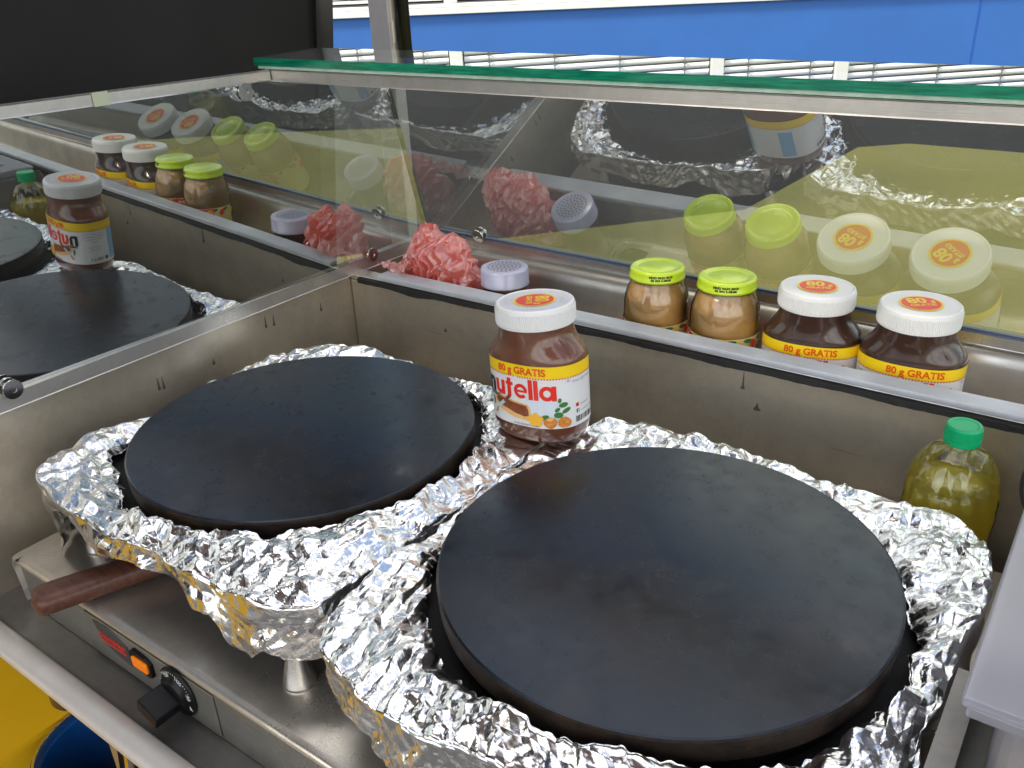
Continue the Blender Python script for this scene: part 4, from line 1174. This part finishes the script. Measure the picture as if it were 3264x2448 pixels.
for tx, a in (('50', 12), ('100', 66), ('150', 122)):
    b2 = text_mesh(tx, 0.0072, 0.0001); ar = radians(a); rot = ar - pi / 2; vm = {}
    for v in b2.verts:
        x = v.co.x * cos(rot) - (v.co.y) * sin(rot); z = v.co.x * sin(rot) + v.co.y * cos(rot)
        vm[v] = bm.verts.new((DX + 0.0188 * cos(ar) + x, yb - 0.0042, DZ + 0.0188 * sin(ar) + z))
    for f in b2.faces: bm.faces.new([vm[v] for v in f.verts])
    b2.free()
bm.faces.new([bm.verts.new((DX + 0.0195 + a_, yb - 0.0042, DZ - 0.010 + c_)) for a_, c_ in ((0, -.0015), (.005, -.0015), (.001, .004))])
bm_obj('scale_print', bm, M['white_print'], dial)

# tray with a rolled lip
t = thing('drip_tray', 'dark steel drip tray with a pale rolled lip in front of the cabinet', 'tray')
bm = bmesh.new(); profile_extrude(bm, [(YB + 0.02, -0.197), (-0.492, -0.197), (-0.500, -0.194), (-0.505, -0.186)], -0.20, 0.95, 1)
bm_obj('tray_floor', bm, M['steel_dark'], t, True)
bm = bmesh.new()
pr = []
for k in range(10):
    a = radians(20) + k / 9 * radians(200)
    pr.append((-0.519 + 0.0145 * cos(a), -0.184 + 0.0105 * sin(a)))
profile_extrude(bm, pr, -0.20, 0.95, 1)
bm_obj('rolled_lip', bm, mat('pale_steel_lip', (0.72, 0.67, 0.61), 0.36, 0.35, noise=0.2, nscale=12, rvar=0.1), t, True)

# yellow lower panel, bucket, bracket
bm = bmesh.new(); box(bm, (-0.37, -1.3, -1.1), (-0.35, 0.1, -0.22))
tag(bm_obj('yellow_bulkhead', bm, M['yellow_wall']), 'yellow painted bulkhead below the drip tray', 'bulkhead')
t = thing('blue_bucket', 'blue plastic bucket under the counter beside the yellow bulkhead', 'bucket', (-0.235, -0.385, -0.755))
bm = bmesh.new(); lathe(bm, [(0.08, 0), (0.108, 0.17), (0.118, 0.175), (0.118, 0.182), (0.106, 0.182), (0.104, 0.172), (0.077, 0.004)], 64); bm_obj('shell', bm, M['blue_plastic'], t, True)
bm = bmesh.new()
tube(bm, [(0.112 * cos(a), 0.112 * sin(a), 0.188) for a in np.linspace(pi * 1.0, pi * 2.0, 24)], 0.0022, 8)
bm_obj('wire_handle', bm, M['alu'], t, True)
t = thing('gas_tap', 'bent polished steel bracket and round fitting under the drip tray', 'bracket', (0, 0, 0))
bm = bmesh.new()
pr = [(-0.06, -0.36), (-0.063, -0.40), (-0.066, -0.43), (-0.069, -0.45), (-0.074, -0.462)]
cols = []
for (dx, z), dy in zip(pr, (0, 0.0, 0.002, 0.008, 0.02)):
    cols.append([bm.verts.new((dx + 0.02, -0.455 - dy, z)), bm.verts.new((dx + 0.052, -0.455 - dy, z)), bm.verts.new((dx + 0.052, -0.451 - dy, z)), bm.verts.new((dx + 0.02, -0.451 - dy, z))])
for a, b in zip(cols, cols[1:]):
    for i in range(4): bm.faces.new((a[i], a[(i + 1) % 4], b[(i + 1) % 4], b[i]))
bm_obj('bent_strap', bm, M['chrome'], t, True)
bm = bmesh.new(); box(bm, (-0.070, -0.452, -0.50), (-0.045, -0.440, -0.22), 0.002); bm_obj('upright', bm, M['steel'], t)
bm = bmesh.new(); lathe(bm, [(0.030, -0.262), (0.034, -0.260), (0.034, -0.225), (0.030, -0.222)], 40)
for v in bm.verts: v.co += Vector((-0.045, -0.470, -0.02))
bm_obj('round_fitting', bm, mat('dark_brown_enamel', (0.06, 0.04, 0.025), 0.3), t, True)

# ================================================================== spatula under the left foil
t = thing('spatula', 'steel spatula with a riveted dark wooden handle sticking out from under the left foil', 'spatula', (0.0, 0.0, 0.0))
A = Vector((-0.012, -0.502, -0.114)); Bv = Vector((0.046, -0.370, -0.112))
d = (Bv - A).normalized(); s = d.cross(Vector((0, 0, 1))).normalized()
bm = bmesh.new(); rings = []
NK = 26
for k in range(NK + 1):
    q = k / NK; p = A + (Bv - A) * q
    w = 0.0205 * min(1, sqrt(max(0.0, 1 - (1 - min(1, q / 0.11)) ** 2)) + 0.02) * (1 - 0.10 * q)
    h = 0.0130 * min(1, sqrt(max(0.0, 1 - (1 - min(1, q / 0.10)) ** 2)) + 0.05)
    ring = []
    for i in range(20):
        a = 2 * pi * i / 20; e = 2.8
        ca, sa = cos(a), sin(a)
        ring.append(bm.verts.new(p + s * (w * math.copysign(abs(ca) ** (2 / e), ca)) + Vector((0, 0, h * math.copysign(abs(sa) ** (2 / e), sa)))))
    rings.append(ring)
for a, b in zip(rings, rings[1:]):
    for i in range(20): bm.faces.new((a[i], a[(i + 1) % 20], b[(i + 1) % 20], b[i]))
bm.faces.new(rings[0][::-1]); bm.faces.new(rings[-1])
bmesh.ops.recalc_face_normals(bm, faces=bm.faces)
hd = bm_obj('handle', bm, M['wood_dark'], t, True)
for q in (0.72,):
    bm = bmesh.new(); p = A + (Bv - A) * q; bmesh.ops.create_cone(bm, cap_ends=True, segments=20, radius1=0.0034, radius2=0.0030, depth=0.002)
    for v in bm.verts: v.co += p + Vector((0, 0, 0.0090))
    bm_obj('rivet', bm, M['alu'], hd)
bm = bmesh.new()
for v in box(bm, (0, -0.018, -0.0008), (0.10, 0.018, 0.0008)):
    v.co = Bv - d * 0.02 + d * v.co.x + s * v.co.y + Vector((0, 0, v.co.z))
bm_obj('blade', bm, M['steel'], t)
